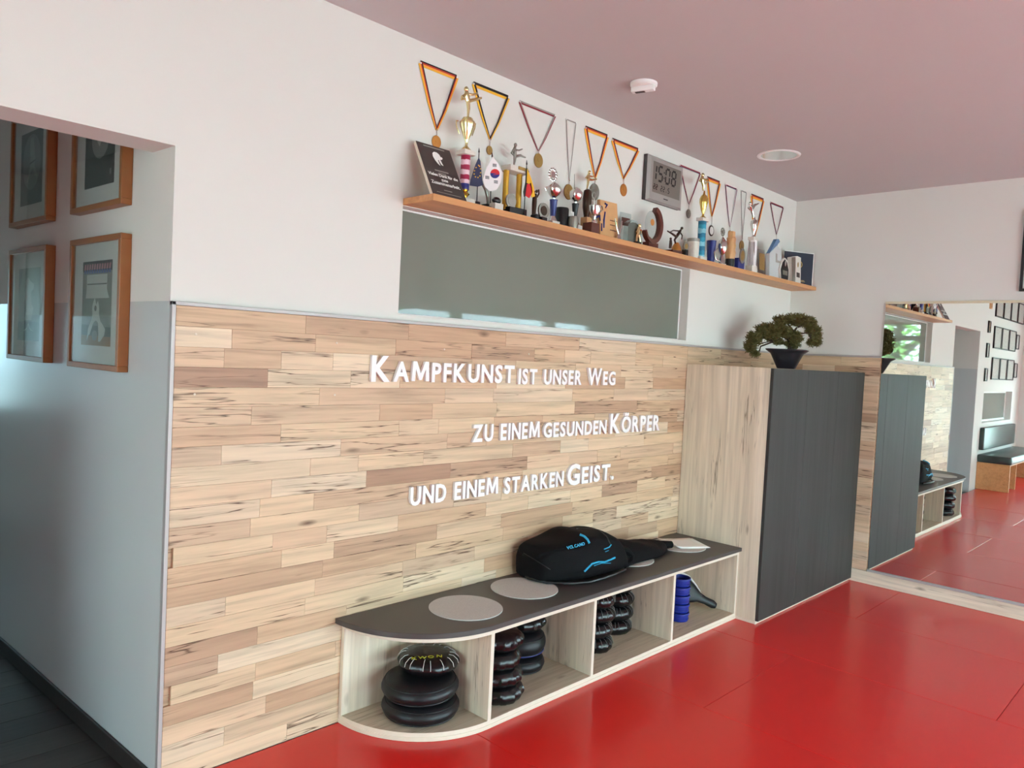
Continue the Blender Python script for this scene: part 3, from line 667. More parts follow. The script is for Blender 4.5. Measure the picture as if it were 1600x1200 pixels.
# black thank-you plaque leaning against the wall
TL, TR_, BRr, BL = onY(656, 222, -.055), onY(708, 237, -.055), onY(725.5, 313.5, -.187), onY(672, 302, -.187)
xa, xb = (TL.x + BL.x)/2, (TR_.x + BRr.x)/2; zt = (TL.z + TR_.z)/2
A0 = Vector((xa, -.185, ZS + .0015)); up = Vector((0, .135, zt - ZS)); ez = Vector((1, 0, 0)).cross(up).normalized(); 
if ez.y > 0: ez = -ez
pl = thing('thank_you_plaque', 'dark brown plaque with white emblem and thank you lettering leaning on the wall', 'plaque', tuple(A0), 'trophies and keepsakes on the long shelf')
mb = MB(); mb.obox(A0 + Vector(((xb-xa)/2, 0, 0)) + up/2 - ez*.0095, Vector(((xb-xa)/2, 0, 0)), up/2, ez*.008); mb.build('board', m_ledge, pl, bevel=.001)
mb = MB(); mb.obox(A0 + Vector(((xb-xa)/2, 0, 0)) + up/2 - ez*.0005, Vector(((xb-xa)/2, 0, 0)), up/2, ez*.001); mb.build('face_plate', M('plaque_brown', (66, 56, 54), .45), pl)
def pq(x, y_): return A0 + Vector(((xb-xa)*x, 0, 0)) + up*y_ + ez*.0007
um = up.normalized(); W_ = xb - xa
for t, y_, sz in (('Vielen Dank für die', .385, .0215), ('gute', .305, .0215), ('Zusammenarbeit.', .225, .0235)): text_part('lettering', t, sz, m_paper, pl, pq(.5, y_), (1, 0, 0), um, offset=.0004)
for y_, w2, h2 in ((.955, .62, .012), (.50, .40, .012), (.46, .22, .007), (.435, .3, .007), (.13, .24, .008), (.07, .72, .006)):
    mb = MB(); mb.obox(pq(.5, y_), Vector((W_*w2/2, 0, 0)), um*h2*.25, ez*.0003); mb.build('small_print', m_gry, pl)
mb = MB(); em = [(.38,.78),(.40,.84),(.46,.875),(.54,.875),(.60,.845),(.62,.80),(.66,.80),(.67,.775),(.63,.75),(.58,.745),(.60,.68),(.62,.63),(.57,.64),(.535,.70),(.53,.73),(.50,.72),(.51,.66),(.52,.615),(.46,.65),(.41,.71)]
mb.prism([(x*W_, y_*up.length) for x, y_ in em], A0 + ez*.0006, EX, um, ez*.0006); mb.build('emblem', m_paper, pl)

# gold kicker trophy on pink striped column
t = It('trophy', 'tall gold cup trophy with kicking figure on a pink and white column', 'trophy', 728, -.09, vref=240)
t.box('base', m_marble, 13, None, 312, .075); t.lathe('lower_ornament', m_gold, [(9, 312), (5, 309), (9, 304), (5, 299), (8, 297)])
t.lathe('column_foot', m_blue, [(7.6, 298), (7.6, 288)]); t.lathe('column', m_pinkcol, [(7.4, 288), (7.4, 243)])
t.box('slab', m_marble, 11.5, 243, 236, .062)
cup = t.lathe('cup', m_pgold, [(9, 236), (7, 233), (2.2, 228), (2, 222), (4, 217), (8, 207), (11.5, 196), (12, 190), (9, 187), (8, 184), (4, 182), (1.5, 181)], fn=lambda a, z: 1 + .06*math.cos(8*a))
t.tubes('handle', m_pgold, [[(717.5, 209, .9), (713, 196, .9), (713, 188, .9), (716, 189, .9)]], cup); t.tubes('handle', m_pgold, [[(737.5, 212, .9), (742, 200, .9), (743, 193, .9), (739, 192, .9)]], cup)
figure(t, m_pgold, (728.5, 139.5), (729, 146), (731, 158), [[(729, 147), (722, 151), (721, 155), (727, 154)], [(730, 147), (738, 148), (746, 146)]], [[(731, 158), (732, 170), (731, 183)], [(731, 158), (741, 156), (752, 153)]], 1.15)
# table flags
def flag(label, up_, uv_pole, cloth, y, extra=None):
    f = It('table_flag', label, 'flag', uv_pole[1][0], y)
    f.lathe('foot', m_blk, [(6, None), (6, uv_pole[1][1] + 2), (1, uv_pole[1][1])], n=20)
    f.tubes('pole', m_ink, [[(uv_pole[1][0], uv_pole[1][1] + 1, .8), (uv_pole[0][0], uv_pole[0][1] + 6, .7)]]); f.tubes('finial', m_ink, [[(uv_pole[0][0], uv_pole[0][1] + 7, 1.4), (uv_pole[0][0], uv_pole[0][1], .3)]])
    for i, (nm, m, poly) in enumerate(cloth): f.prism(nm, m, poly, .0012, dy=-.002 - .0013*(i > 0)*(1 if nm != 'cloth' else 0))
    if extra: extra(f)
    return f
flag('blue table flag with a ring of pale stars', 0, ((748.5, 231), (745, 314)), [('cloth', m_bl, [(747.5, 246), (750, 252), (753, 282), (755, 289), (746, 292), (733, 290), (735, 280), (742, 258)])], -.11,
     lambda f: [f.prism('star', m_yl, [(a + 1.1*math.cos(q), b + 1.1*math.sin(q)) for q in (0, 1.26, 2.51, 3.77, 5.03)], .0006, dy=-.0034) for a, b in ((743, 262), (747, 258.5), (740.5, 267), (740, 272), (742, 276.5), (746, 277.5), (749, 275), (750, 270), (750, 264), (748.5, 260))])
def kor(f):
    c = (772.5, 271.5)
    f.prism('disc_red', m_red, [(c[0] + 7.3*math.cos(a), c[1] - 7.3*math.sin(a)) for a in [math.pi*i/12 - .15 for i in range(13)]] + [(c[0] + 3.4, c[1] - .2), (c[0], c[1] + .6), (c[0] - 3.5, c[1] + 2)], .0007, dy=-.0034)
    f.prism('disc_blue', m_blue, [(c[0] - 7.3*math.cos(a), c[1] + 7.3*math.sin(a)) for a in [math.pi*i/12 - .15 for i in range(13)]] + [(c[0] - 3.5, c[1] + 2), (c[0], c[1] + .6), (c[0] + 3.4, c[1] - .2)], .0007, dy=-.0034)
    for (a, b) in ((772, 258), (760.5, 277), (774, 284)):
        for k in (-1.7, 0, 1.7): f.prism('trigram_bar', m_ink, [(a - 3, b + k - .5), (a + 3, b + k + .3), (a + 3, b + k + 1.3), (a - 3, b + k + .5)], .0006, dy=-.0034)
flag('white table flag with red and blue disc and black bars', 0, ((769, 238), (766, 322)), [('cloth', m_wf, [(769, 245), (777, 254), (784, 268), (782, 285), (775, 297), (765, 299), (757, 292), (754, 280), (760, 262)])], -.12, kor)
flag('black red and gold table flag hanging beside the bronze figure', 0, ((823, 250), (818.5, 336)), [('cloth', m_ink, [(822.5, 262), (826, 268), (826, 300), (818, 308), (817, 300), (820, 285)]), ('red_stripe', m_red, [(822.5, 288), (829, 286), (831, 300), (826, 310), (820, 306)]), ('gold_stripe', m_yl, [(823, 264), (828, 276), (833, 292), (835, 307), (829, 309), (829.5, 296), (827, 288), (822, 286)])], -.125)
s = It('curved_metal_award', 'bent grey metal award blade between the two table flags', 'award', 762, -.075)
s.tubes('blade', m_dsilver, [[(763, 321, 2.4), (762, 308, 2.6), (759, 297, 2.4), (753, 287, 1.6)]]); s.box('base', m_blk, 7, None, 320, .04)
s = It('stone_paperweight', 'black pebble shaped paperweight on a pale block', 'paperweight', 776, -.14)
s.box('block', m_marble, 9, None, 318.5, .04); s.lathe('pebble', m_blk, [(3, 318.5), (8, 316), (9, 313), (5, 309), (1, 308)], sx=1, sy=.6)
# two column trophy
t = It('trophy', 'two column trophy with glitter gold pillars and silver kicking figure', 'trophy', 802, -.085)
t.box('base', m_blk, 19, None, 326, .075); 
for u in (791.5, 812): t.lathe('column', m_gcol, [(4.6, 328), (4.6, 266 + (u - 791)*.25)], u=u)
t.box('top_slab', m_marble, 21, 270, 261, .07); t.box('name_plate', m_goldm, 9, 268, 263, .004, u=808, dy=-.037)
figure(t, m_dsilver, (805.5, 226.5), (804, 233), (805, 245), [[(803, 233), (799, 239), (803, 243)], [(805, 234), (811, 235), (816, 233)]], [[(804.5, 245), (804, 252), (803, 259)], [(806, 244), (813, 243), (821, 246)]], .85); t.box('figure_foot', m_dsilver, 4.5, 261, 259, .02, u=803)
def round_plaque(label, u, v, r, y, m1, m2):
    s = It('round_medallion', label, 'medallion', u, y); p = s.P(u, v); rr = r*s.s
    mb = MB(); mb.prism([(p.x + rr*math.cos(2*math.pi*i/32)*(1 + .03*(i % 2)), p.z + rr*math.sin(2*math.pi*i/32)*(1 + .03*(i % 2))) for i in range(32)], (0, y, 0), EX, EZ, (0, -.006, 0)); d = mb.build('disc', m1, s.root)
    mb = MB(); disc_y(mb, (p.x, p.z), rr*.62, y - .006, .0012); mb.build('relief', m2, d)
    s.box('foot', m_blk, r*.5, None, v + r - 1.5, .03)
round_plaque('oval aged silver medallion standing in front of the gold pillars', 797.5, 314, 11, -.15, m_dsilver, m_dsilver)
round_plaque('round silver and brown medallion right of the bronze figure', 848.5, 329.5, 12, -.14, m_dsilver, m_bronze)
s = It('bronze_statuette', 'dark bronze standing figure with raised arms beside the gold flag', 'statuette', 836.5, -.12)
s.lathe('base', m_blk, [(7, None), (7, 337), (5, 335)])
mb = MB(); k = s.s
mb.tube([s.P(834, 336), s.P(834.5, 326), s.P(835, 318), s.P(835.5, 310), s.P(837, 303)], [3.2*k, 3.6*k, 4*k, 3.8*k, 2.2*k], 10); mb.sphere(s.P(838.5, 299), 2.6*k); mb.tube([s.P(833, 308), s.P(835, 300), s.P(841, 297)], [1.5*k, 1.3*k, 1*k], 7); mb.tube([s.P(839, 308), s.P(842, 303), s.P(842, 296)], [1.4*k, 1.2*k, .9*k], 7); mb.build('figure', m_bronze, s.root)
# silver cups
def laurel(t, u, v, r, m=m_silver):
    p = t.P(u, v); rr = r*t.s; mb = MB(); n = 12
    for i in range(n):
        a = 2*math.pi*i/n; c = Vector((p.x + rr*.78*math.cos(a), t.y, p.z + rr*.78*math.sin(a))); mb.sphere(c, rr*.24, 8, 6, sq=(1, .4, 1))
    disc_y(mb, (p.x, p.z), rr*.45, t.y + .002, .005, 16); return mb.build('emblem', m, t.root)
t = It('trophy', 'silver ball cup with wreath emblem on a blue stem', 'trophy', 864, -.11)
t.box('base', m_marble, 9, None, 346, .05); t.lathe('foot', m_silver, [(8, 346), (6, 342), (3.5, 337)]); t.lathe('stem', m_blue, [(4, 338), (6, 314), (6.6, 312)])
c = t.lathe('cup', m_silver, [(2, 312), (2.5, 309), (8, 304), (11.5, 298), (11.5, 293), (9, 290), (6, 287), (2, 284)]); t.tubes('handle', m_silver, [[(853, 298, .7), (851, 293, .7), (855, 292, .7)], [(875, 299, .7), (877, 294, .7), (873, 293, .7)]], c); laurel(t, 864, 273, 11)
s = It('black_mug', 'black mug with a silver crescent and white mark', 'mug', 877, -.06); s.lathe('body', m_blk, [(11, None), (11.5, 327), (10.5, 325), (10.5, 328)]); s.lathe('crescent', m_dsilver, [(8, None), (9, 345), (8, 340)], u=884, dy=-.05); s.prism('white_mark', m_paper, [(881, 331), (886, 333), (886, 346), (881, 344), (881, 342), (884, 343), (884, 335), (881, 334)], .002, dy=-.046)
t = It('trophy', 'silver ball cup with a tall spike on a black stem', 'trophy', 898, -.10)
t.box('base', m_marble, 11, None, 352, .05); t.lathe('foot', m_silver, [(9, 352), (5, 345), (3, 339)]); t.lathe('stem', m_blk, [(3.2, 340), (5.4, 320), (5.8, 318)])
c = t.lathe('cup', m_silver, [(2, 318), (2.5, 315), (8, 311), (10.5, 304), (10, 299), (6, 295), (2, 292)]); t.tubes('spike', m_dsilver, [[(897.5, 294, .9), (897.5, 272, .3)]])
t = It('trophy', 'dark bronze vase trophy topped by a small gold kicker', 'trophy', 915.5, -.07)
t.box('base', m_wood2, 6, None, 340, .045); t.lathe('vase', m_bronze, [(4, 340), (4, 337), (6.5, 324), (7, 310), (6, 300), (5.5, 297), (3, 295)], fn=lambda a, z: 1 + .05*math.cos(6*a)); 
figure(t, m_pgold, (921, 269), (919.5, 274), (919, 281), [[(919, 274), (915, 278), (919, 280)], [(920, 274.5), (925, 276), (928, 275)]], [[(919, 281), (918.5, 287), (917, 295)], [(919.5, 280), (925, 281), (932, 280)]], .8)
t = It('trophy', 'wide silver cup with open bowl on a dark brown block', 'trophy', 928.5, -.145)
t.box('block', m_brown, 10, None, 349, .06, u=924, dy=0); t.lathe('stem', m_silver, [(5, 350), (5, 347), (2, 343), (2.4, 338), (3.4, 336)]); c = t.lathe('bowl', m_silver, [(2, 337), (6, 335), (9, 329), (9.5, 321), (9, 321), (8, 328), (1, 332)]); t.tubes('handle', m_dsilver, [[(937, 332, .8), (942, 328, .8), (941, 322, .8), (938, 323, .8)]], c); laurel(t, 928.5, 305, 6, m_dsilver); t.tubes('emblem_stem', m_silver, [[(928.5, 321, .8), (928.5, 311, .8)]])
s = It('wooden_plaque', 'pale wooden plaque with blue brush calligraphy', 'plaque', 948, -.10)
s.prism('board', m_wood2, [(934, None), (963, None), (960, 319), (933, 312)], .018)
s.tubes('calligraphy', m_blue, [[(945, 318, 1.6, -.019), (948.5, 320, 1.8, -.019), (946, 325, .8, -.019)], [(931, 340, 1.4, -.019), (937, 337, 1.6, -.019), (938, 345, .9, -.019)], [(945.5, 331, 1.2, -.019), (943.5, 344, 1.7, -.019), (943.5, 356, 1.2, -.019)], [(940, 349, 1, -.019), (940, 361, 1.4, -.019)]])
for v in (344, 351, 359): s.prism('carved_groove', m_brown, [(949, v), (960, v + 2.5), (960, v + 3.8), (949, v + 1.2)], .001, dy=-.018)
t = It('trophy', 'small silver V shaped cup right of the calligraphy plaque', 'trophy', 967, -.14)
t.lathe('foot', m_silver, [(4.5, None), (4, 370), (1.5, 366)]); t.tubes('cup', m_silver, [[(967, 368, 1.2), (963, 356, 1.5), (961, 341, .8)], [(967, 368, 1.2), (970.5, 357, 1.5), (972, 345, .8)]])
s = It('acrylic_plaque', 'small clear acrylic plaque with a brown picture', 'plaque', 977, -.05); s.prism('sheet', m_acryl, [(968.5, None), (985, None), (985, 335), (968.5, 331)], .006); s.prism('print', m_brown, [(970, 352), (983, 354), (983, 342), (970, 339)], .0006, dy=-.0062)
s = It('glass_block', 'grey green arched glass block with a dark panel', 'glass award', 983, -.11); s.prism('block', m_acryl, [(973, None), (993, None), (993, 353), (988, 346), (981, 344), (975, 348)], .03); s.prism('panel', m_printm, [(974, None), (991.5, None), (991.5, 354), (987, 349), (981, 348), (975, 351)], .001, dy=-.0302); s.prism('label_plate', m_ink, [(986, 372), (991, 373.5), (991, 359.5), (986, 358)], .001, dy=-.0315)
t = It('trophy', 'little pale gold fighter figure next to the glass ring award', 'trophy', 997, -.155)
t.box('base', m_blk, 5, None, 378, .03); figure(t, m_pgold, (999, 353), (997.5, 358), (996, 367), [[(997, 358), (994, 363), (997, 367)], [(998, 358), (1002, 360), (1001, 366)]], [[(995.5, 367), (994.5, 373), (994, 379)], [(997, 367), (999, 372), (1000, 379)]], .95)
# glass disc in a dark wooden crescent
s = It('glass_ring_award', 'clear glass disc award held in a dark wooden crescent', 'glass award', 1017, -.10)
c0 = s.P(1016, 352); rr = 26*s.s
mb = MB(); n = 30; inn = []; out = []
for i in range(n + 1):
    a = math.radians(205 + 232*i/n); w2 = .24 if i > 4 else .18
    out.append((c0.x + rr*1.12*math.cos(a)*.86, c0.z + rr*1.1*math.sin(a))); inn.append((c0.x - .006 + rr*(1.12-w2)*math.cos(a)*.8, c0.z + rr*(1.1-w2)*math.sin(a)))
for i in range(n): mb.prism([out[i], out[i+1], inn[i+1], inn[i]], (0, s.y, 0), EX, EZ, (0, -.03, 0))
mb.build('crescent', m_brown, s.root); s.box('base', m_brown, 13, None, 379.5, .045)
mb = MB(); disc_y(mb, (c0.x - .004, c0.z), rr*.84, s.y - .01, .008, 40, sx=.82); g = mb.build('glass_disc', m_acryl, s.root); mb = MB(); disc_y(mb, (c0.x - .006, c0.z + .015), rr*.2, s.y - .0185, .001, 16); mb.build('gold_seal', m_copper, g)
# bronze kicker group
s = It('bronze_kicker', 'bronze flying kick figure on a dark rock base', 'statuette', 1053, -.13)
s.box('base', m_brown, 14, None, 392, .06); s.lathe('rock', m_copper, [(8, 392), (7, 386), (3, 379)], u=1057)
mb = MB(); k = s.s
mb.sphere(s.P(1065.5, 356.5), 2.3*k); mb.tube([s.P(1064, 359), s.P(1061, 364), s.P(1057, 370)], [1.6*k, 2.5*k, 2.2*k], 8); mb.tube([s.P(1057, 370), s.P(1050, 365), s.P(1043, 361)], [2*k, 1.6*k, 1*k], 7); mb.tube([s.P(1057, 370), s.P(1054, 375), s.P(1056, 382)], [2*k, 1.6*k, 1.2*k], 7); mb.tube([s.P(1062, 362), s.P(1066, 368), s.P(1065, 374)], [1.3*k, 1.1*k, .9*k], 7); mb.tube([s.P(1061, 361), s.P(1052, 360), s.P(1046, 363)], [1.2*k, 1*k, .8*k], 7); mb.build('figure', m_bronze, s.root)
mb = MB(); mb.sphere(s.P(1048, 373), 2*k); mb.tube([s.P(1048, 375), s.P(1048, 381), s.P(1047, 388)], [2*k, 2.6*k, 2.2*k], 8); mb.build('seated_figure', m_bronze, s.root)
round_plaque('small round aged medallion right of the bronze kicker', 1071, 385, 7, -.14, m_dsilver, m_goldm)
s = It('white_beaker', 'plain white beaker with a grey rim left of the turquoise trophy', 'beaker', 1083, -.09); s.lathe('body', m_marble, [(9, None), (9.5, 377)]); s.lathe('rim', m_dsilver, [(9.7, 378), (9.7, 373), (9, 373)])
# turquoise column trophy
t = It('trophy', 'tall gold cup trophy with kicker on a turquoise column', 'trophy', 1097.5, -.12, vref=350)
t.box('base', m_marble, 10, None, 402, .05); t.lathe('column', m_bluecol, [(6.3, 403), (6.3, 346)]); t.box('slab', m_marble, 9.5, 346, 341, .05)
t.lathe('cup', m_gold, [(6, 341), (2, 337), (1.6, 334), (4, 327), (6.6, 316), (6.6, 310), (4.5, 305), (2, 303), (1, 297)])
figure(t, m_pgold, (1098, 273.5), (1097, 278), (1098, 286), [[(1096, 278), (1092.5, 283), (1097, 284)], [(1098, 279), (1103, 281), (1106, 279)]], [[(1098, 286), (1099, 291), (1098.5, 298)], [(1098, 285), (1102, 286), (1107, 284)]], .85)
s = It('blue_cup', 'dark blue beaker behind the turquoise trophy', 'beaker', 1111, -.07); s.lathe('body', m_blue, [(5, None), (7.5, 376), (6.5, 376), (5, 384)])
t = It('trophy', 'little silver ball cup with oval emblem left of the totem', 'trophy', 1128, -.11)
t.box('base', m_marble, 7, None, 412, .04); t.lathe('foot', m_silver, [(6, 413), (4, 406), (2, 398)]); t.lathe('ball', m_silver, [(2, 399), (6, 394), (8, 386), (7, 378), (3, 373), (1, 370)]); p_ = laurel(t, 1129.5, 362.5, 7, m_dsilver); t.tubes('handle', m_silver, [[(1121, 388, .7), (1116, 394, .9), (1118, 405, 1.2), (1125, 408, .8)]])
s = It('carved_totem', 'carved light wooden totem on a black base', 'carving', 1141, -.12)
s.lathe('base', m_blk, [(7, None), (7, 405)]); s.lathe('carving', m_wood2, [(6.5, 405), (8, 395), (7, 390), (8, 383), (6.5, 378), (7.2, 372), (5.5, 370), (5.5, 362), (4.5, 361)], n=16, fn=lambda a, z: 1 + .09*math.sin(5*a + z*160))
s = It('medallion_stand', 'silver and gold medallion set in a blue stand', 'medallion', 1156, -.13)
s.box('stand', m_blue, 10, None, 404, .03); p = s.P(1156, 400); mb = MB(); disc_y(mb, (p.x, p.z), 12*s.s, s.y - .016, .005, 28, sx=.75); d = mb.build('disc', m_dsilver, s.root); mb = MB(); disc_y(mb, (p.x, p.z), 8*s.s, s.y - .0212, .0012, 24, sx=.7); mb.build('gold_relief', m_goldm, d)
# silver striped column trophy
t = It('trophy', 'silver cup trophy with high kicker on a clear striped column', 'trophy', 1176.5, -.13, vref=380)
t.box('base', m_marble, 9, None, 416, .05); t.lathe('column', m_wf, [(6.5, 417), (6.5, 376)])
for k in range(5): t.tubes('stripe', m_ink, [[(1171 + 2.6*k, 415, .4, -.024), (1171 + 2.6*k, 378, .4, -.024)]])
t.box('slab', m_marble, 8, 376, 371, .045); t.lathe('cup', m_silver, [(5, 371), (1.6, 368), (1.5, 366), (4, 359), (6, 350), (5.5, 345), (2, 342), (1, 338)])
figure(t, m_silver, (1172, 318), (1172.5, 322), (1174.5, 329), [[(1172, 322), (1168.5, 325), (1172, 328)], [(1173, 322), (1177, 321), (1180, 319)]], [[(1174.5, 329), (1176, 334), (1177, 340)], [(1174.5, 328), (1179, 321), (1185, 318)]], .8)
s = It('gold_plaque', 'small clear plaque with an engraved gold plate', 'plaque', 1188.5, -.12); s.prism('sheet', m_acryl, [(1184, None), (1193.5, None), (1193.5, 391), (1184, 389)], .008); s.prism('gold_plate', m_goldm, [(1184.8, 421), (1192.8, 423), (1192.8, 397), (1184.8, 395)], .001, dy=-.0082)
s = It('crystal_award', 'angular frosted crystal award with a blue slanted edge', 'glass award', 1206, -.12)
mfr = M('frosted_crystal', (196, 200, 200), .25, spec=.6)
s.box('base', m_blk, 9, None, 426, .04); s.prism('crystal', mfr, [(1196, None), (1213, None), (1216, 410), (1214, 390), (1208, 384), (1196.5, 396)], .03); s.prism('blue_edge', M('steel_blue', (84, 120, 160), .3), [(1196.5, 396), (1208, 384), (1213, 378), (1211, 374), (1208, 374)], .026, dy=-.003); s.prism('engraving', m_gry, [(1206, 410), (1214, 412), (1214, 409), (1208.5, 407), (1208.5, 397), (1206, 396)], .001, dy=-.0302)
s = It('oval_award', 'black oval award plate with a pale rim', 'award', 1222.5, -.15)
s.prism('rim', m_marble, [(1216.5, None), (1229.5, None), (1230.5, 422), (1228, 408), (1224, 403), (1219, 408), (1215.5, 421)], .014); s.prism('plate', m_ink, [(1218, None), (1228, None), (1229, 422), (1226.5, 410), (1223.5, 405.5), (1220, 410), (1217, 421)], .002, dy=-.0142); p = s.P(1224, 412); mb = MB(); disc_y(mb, (p.x, p.z), 4.4*s.s, s.y - .0164, .001, 20, sx=.6); mb.build('silver_dot', m_silver, s.root); s.prism('text_plate', m_dsilver, [(1220, 429), (1227, 431), (1227, 424), (1220, 422)], .0008, dy=-.0163)
s = It('silver_award_box', 'upright silver and cream award block with round emblem', 'award', 1237.5, -.15)
s.prism('block', m_marble, [(1231, None), (1244, None), (1244.5, 403), (1239, 400.5), (1230, 402)], .035); s.prism('grey_side', m_dsilver, [(1230.5, None), (1235.5, None), (1236, 402), (1230, 402.5)], .001, dy=-.0352); p = s.P(1240, 414); mb = MB(); disc_y(mb, (p.x, p.z), 4*s.s, s.y - .0352, .001, 18, sx=.6); mb.build('emblem', m_goldm, s.root); s.prism('plate', m_bronze, [(1237.5, 433), (1242.5, 434.5), (1242.5, 427), (1237.5, 425.5)], .001, dy=-.0353)
# navy certificate on the right end
p0 = onY(1223, 384, -.05); cx0, cx1 = onY(1223, 410, -.06).x, 4.915; 
nv = thing('certificate_folder', 'navy blue certificate folder with gold seal leaning at the shelf corner', 'certificate', (4.75, -.1, ZS), 'trophies and keepsakes on the long shelf')
q0 = onY(1223.5, 384, -.045); q1 = onY(1269, 386, -.175)
bl = Vector((q0.x, -.06, ZS + .001)); br = Vector((4.925, -.185, ZS + .001)); exv = br - bl; hz = .262; ezv = exv.cross(Vector((0, 0, 1))).normalized(); ezv = ezv if ezv.y < 0 else -ezv
mb = MB(); mb.obox(bl + exv/2 + Vector((0, 0, hz/2)) - ezv*.004, exv/2, ezv*.003, Vector((0, 0, hz/2))); mb.build('back_board', m_paper, nv)
mb = MB(); mb.obox(bl + exv*.485 + Vector((0, 0, hz/2 - .003)), exv*.485, ezv*.001, Vector((0, 0, hz/2 - .003))); mb.build('cover', m_navy, nv)
mb = MB(); cc = bl + exv*.52 + Vector((0, 0, hz*.62)) + ezv*.001; eu = exv.normalized()
mb.prism([(.028*math.cos(a), .028*math.sin(a)) for a in [i*.2618 for i in range(24)]], cc, eu, EZ, ezv*.001); se = mb.build('seal', m_goldm, nv); mb = MB(); mb.prism([(.02*math.cos(a), .02*math.sin(a)) for a in [i*.2618 for i in range(24)]], cc + ezv*.001, eu, EZ, ezv*.0006); mb.build('seal_centre', m_bronze, se)
for zz, wq in ((.15, .17), (.115, .22)): mb = MB(); mb.obox(bl + exv*.62 + Vector((0, 0, hz*zz)) + ezv*.0012, eu*.03*wq/.2, ezv*.0003, Vector((0, 0, .0022))); mb.build('gold_lettering', m_pgold, nv)

# ------------------------------------------------------------------ digital wall clock
k0 = onY(1015, 241, -.03); k1 = onY(1070, 263, -.03); z1 = (k0.z + k1.z)/2; z0 = (onY(1007, 313, -.03).z + onY(1062, 327, -.03).z)/2; xa, xb = (k0.x + onY(1007, 313, -.03).x)/2, (k1.x + onY(1062, 327, -.03).x)/2
ck = thing('digital_clock', 'silver grey digital wall clock showing 15:08 above the shelf', 'clock', ((xa+xb)/2, 0, z0))
mb = MB(); mb.box((xa - .004, -.026, z0 + .004), (xb - .004, -.0005, z1 + .002)); mb.build('case', m_clockside, ck, bevel=.002)
cw, chh = xb - xa, z1 - z0
mb = MB(); rim = [(0,0),(1,0),(1,1),(0,1)]; b_ = .055
outer = [(xa, -.026, z0), (xb, -.026, z0), (xb, -.026, z1), (xa, -.026, z1)]; mid = [(xa + b_*.4, -.040, z0 + b_*.2), (xb - b_*.4, -.040, z0 + b_*.2), (xb - b_*.4, -.040, z1 - b_*.2), (xa + b_*.4, -.040, z1 - b_*.2)]
sx0, sx1, sz0, sz1 = xa + .115*cw, xb - .10*cw, z0 + .205*chh, z1 - .115*chh
inn = [(sx0, -.040, sz0), (sx1, -.040, sz0), (sx1, -.040, sz1), (sx0, -.040, sz1)]; inb = [(x, -.037, z) for x, _, z in inn]
vs = outer + mid + inn + inb; fs = []
for a in (0, 4, 8):
    for i in range(4): j = (i+1) % 4; fs.append((a+i, a+j, a+4+j, a+4+i))
mb.add(vs, fs); mb.build('bezel', m_grysilv, ck, smooth=0)
mb = MB(); mb.box((sx0, -.0375, sz0), (sx1, -.030, sz1)); lcd = mb.build('display', m_lcd, ck, smooth=0)
SEG = {'0': 'abcdef', '1': 'bc', '2': 'abged', '3': 'abgcd', '4': 'fgbc', '5': 'afgcd', '8': 'abcdefg'}
def seg(mb, ch, x, z, w_, h_, t_):
    q = {'a': (0, 1, 1, 1), 'b': (1, .5, 1, 1), 'c': (1, 0, 1, .5), 'd': (0, 0, 1, 0), 'e': (0, 0, 0, .5), 'f': (0, .5, 0, 1), 'g': (0, .5, 1, .5)}
    for s_ in SEG[ch]:
        x0, y0, x1, y1 = q[s_]; a = Vector((x + x0*w_ + y0*h_*.06, 0, z + y0*h_)); b = Vector((x + x1*w_ + y1*h_*.06, 0, z + y1*h_)); d = (b - a).normalized(); a += d*t_*.35; b -= d*t_*.35; pp = Vector((-d.z, 0, d.x))*t_/2
        mb.prism([(v_.x, v_.z) for v_ in (a - pp, b - pp, b + pp, a + pp)], (0, -.0376, 0), EX, EZ, (0, -.0005, 0))
sw, shh = sx1 - sx0, sz1 - sz0
mb = MB(); dw, dh = sw*.135, shh*.47; zb = sz0 + shh*.42
for ch, fx in (('1', -.02), ('5', .20), ('0', .455), ('8', .675)): seg(mb, ch, sx0 + sw*fx, zb, dw, dh, sw*.042)
for zz in (.3, .68): c_ = Vector((sx0 + sw*.405, 0, zb + dh*zz)); mb.box((c_.x - .005, -.0381, c_.z - .005), (c_.x + .005, -.0376, c_.z + .005))
mb.build('time_digits', m_ink, lcd)
mb = MB(); dw, dh = sw*.05, shh*.155; zb = sz0 + shh*.12
for i, ch in enumerate(('2', '2', None, '2', '2', None, '5')):
    if ch: seg(mb, ch, sx0 + sw*(.05 + i*.085), zb, dw, dh, sw*.017)
mb.box((sx0 + sw*.50, -.0381, zb), (sx0 + sw*.512, -.0376, zb + .006)); mb.build('small_digits', m_ink, lcd)
mb = MB(); mb.box((xa + cw*.44, -.0406, z0 + chh*.115), (xa + cw*.56, -.040, z0 + chh*.135)); mb.build('maker_mark', m_ink, ck)
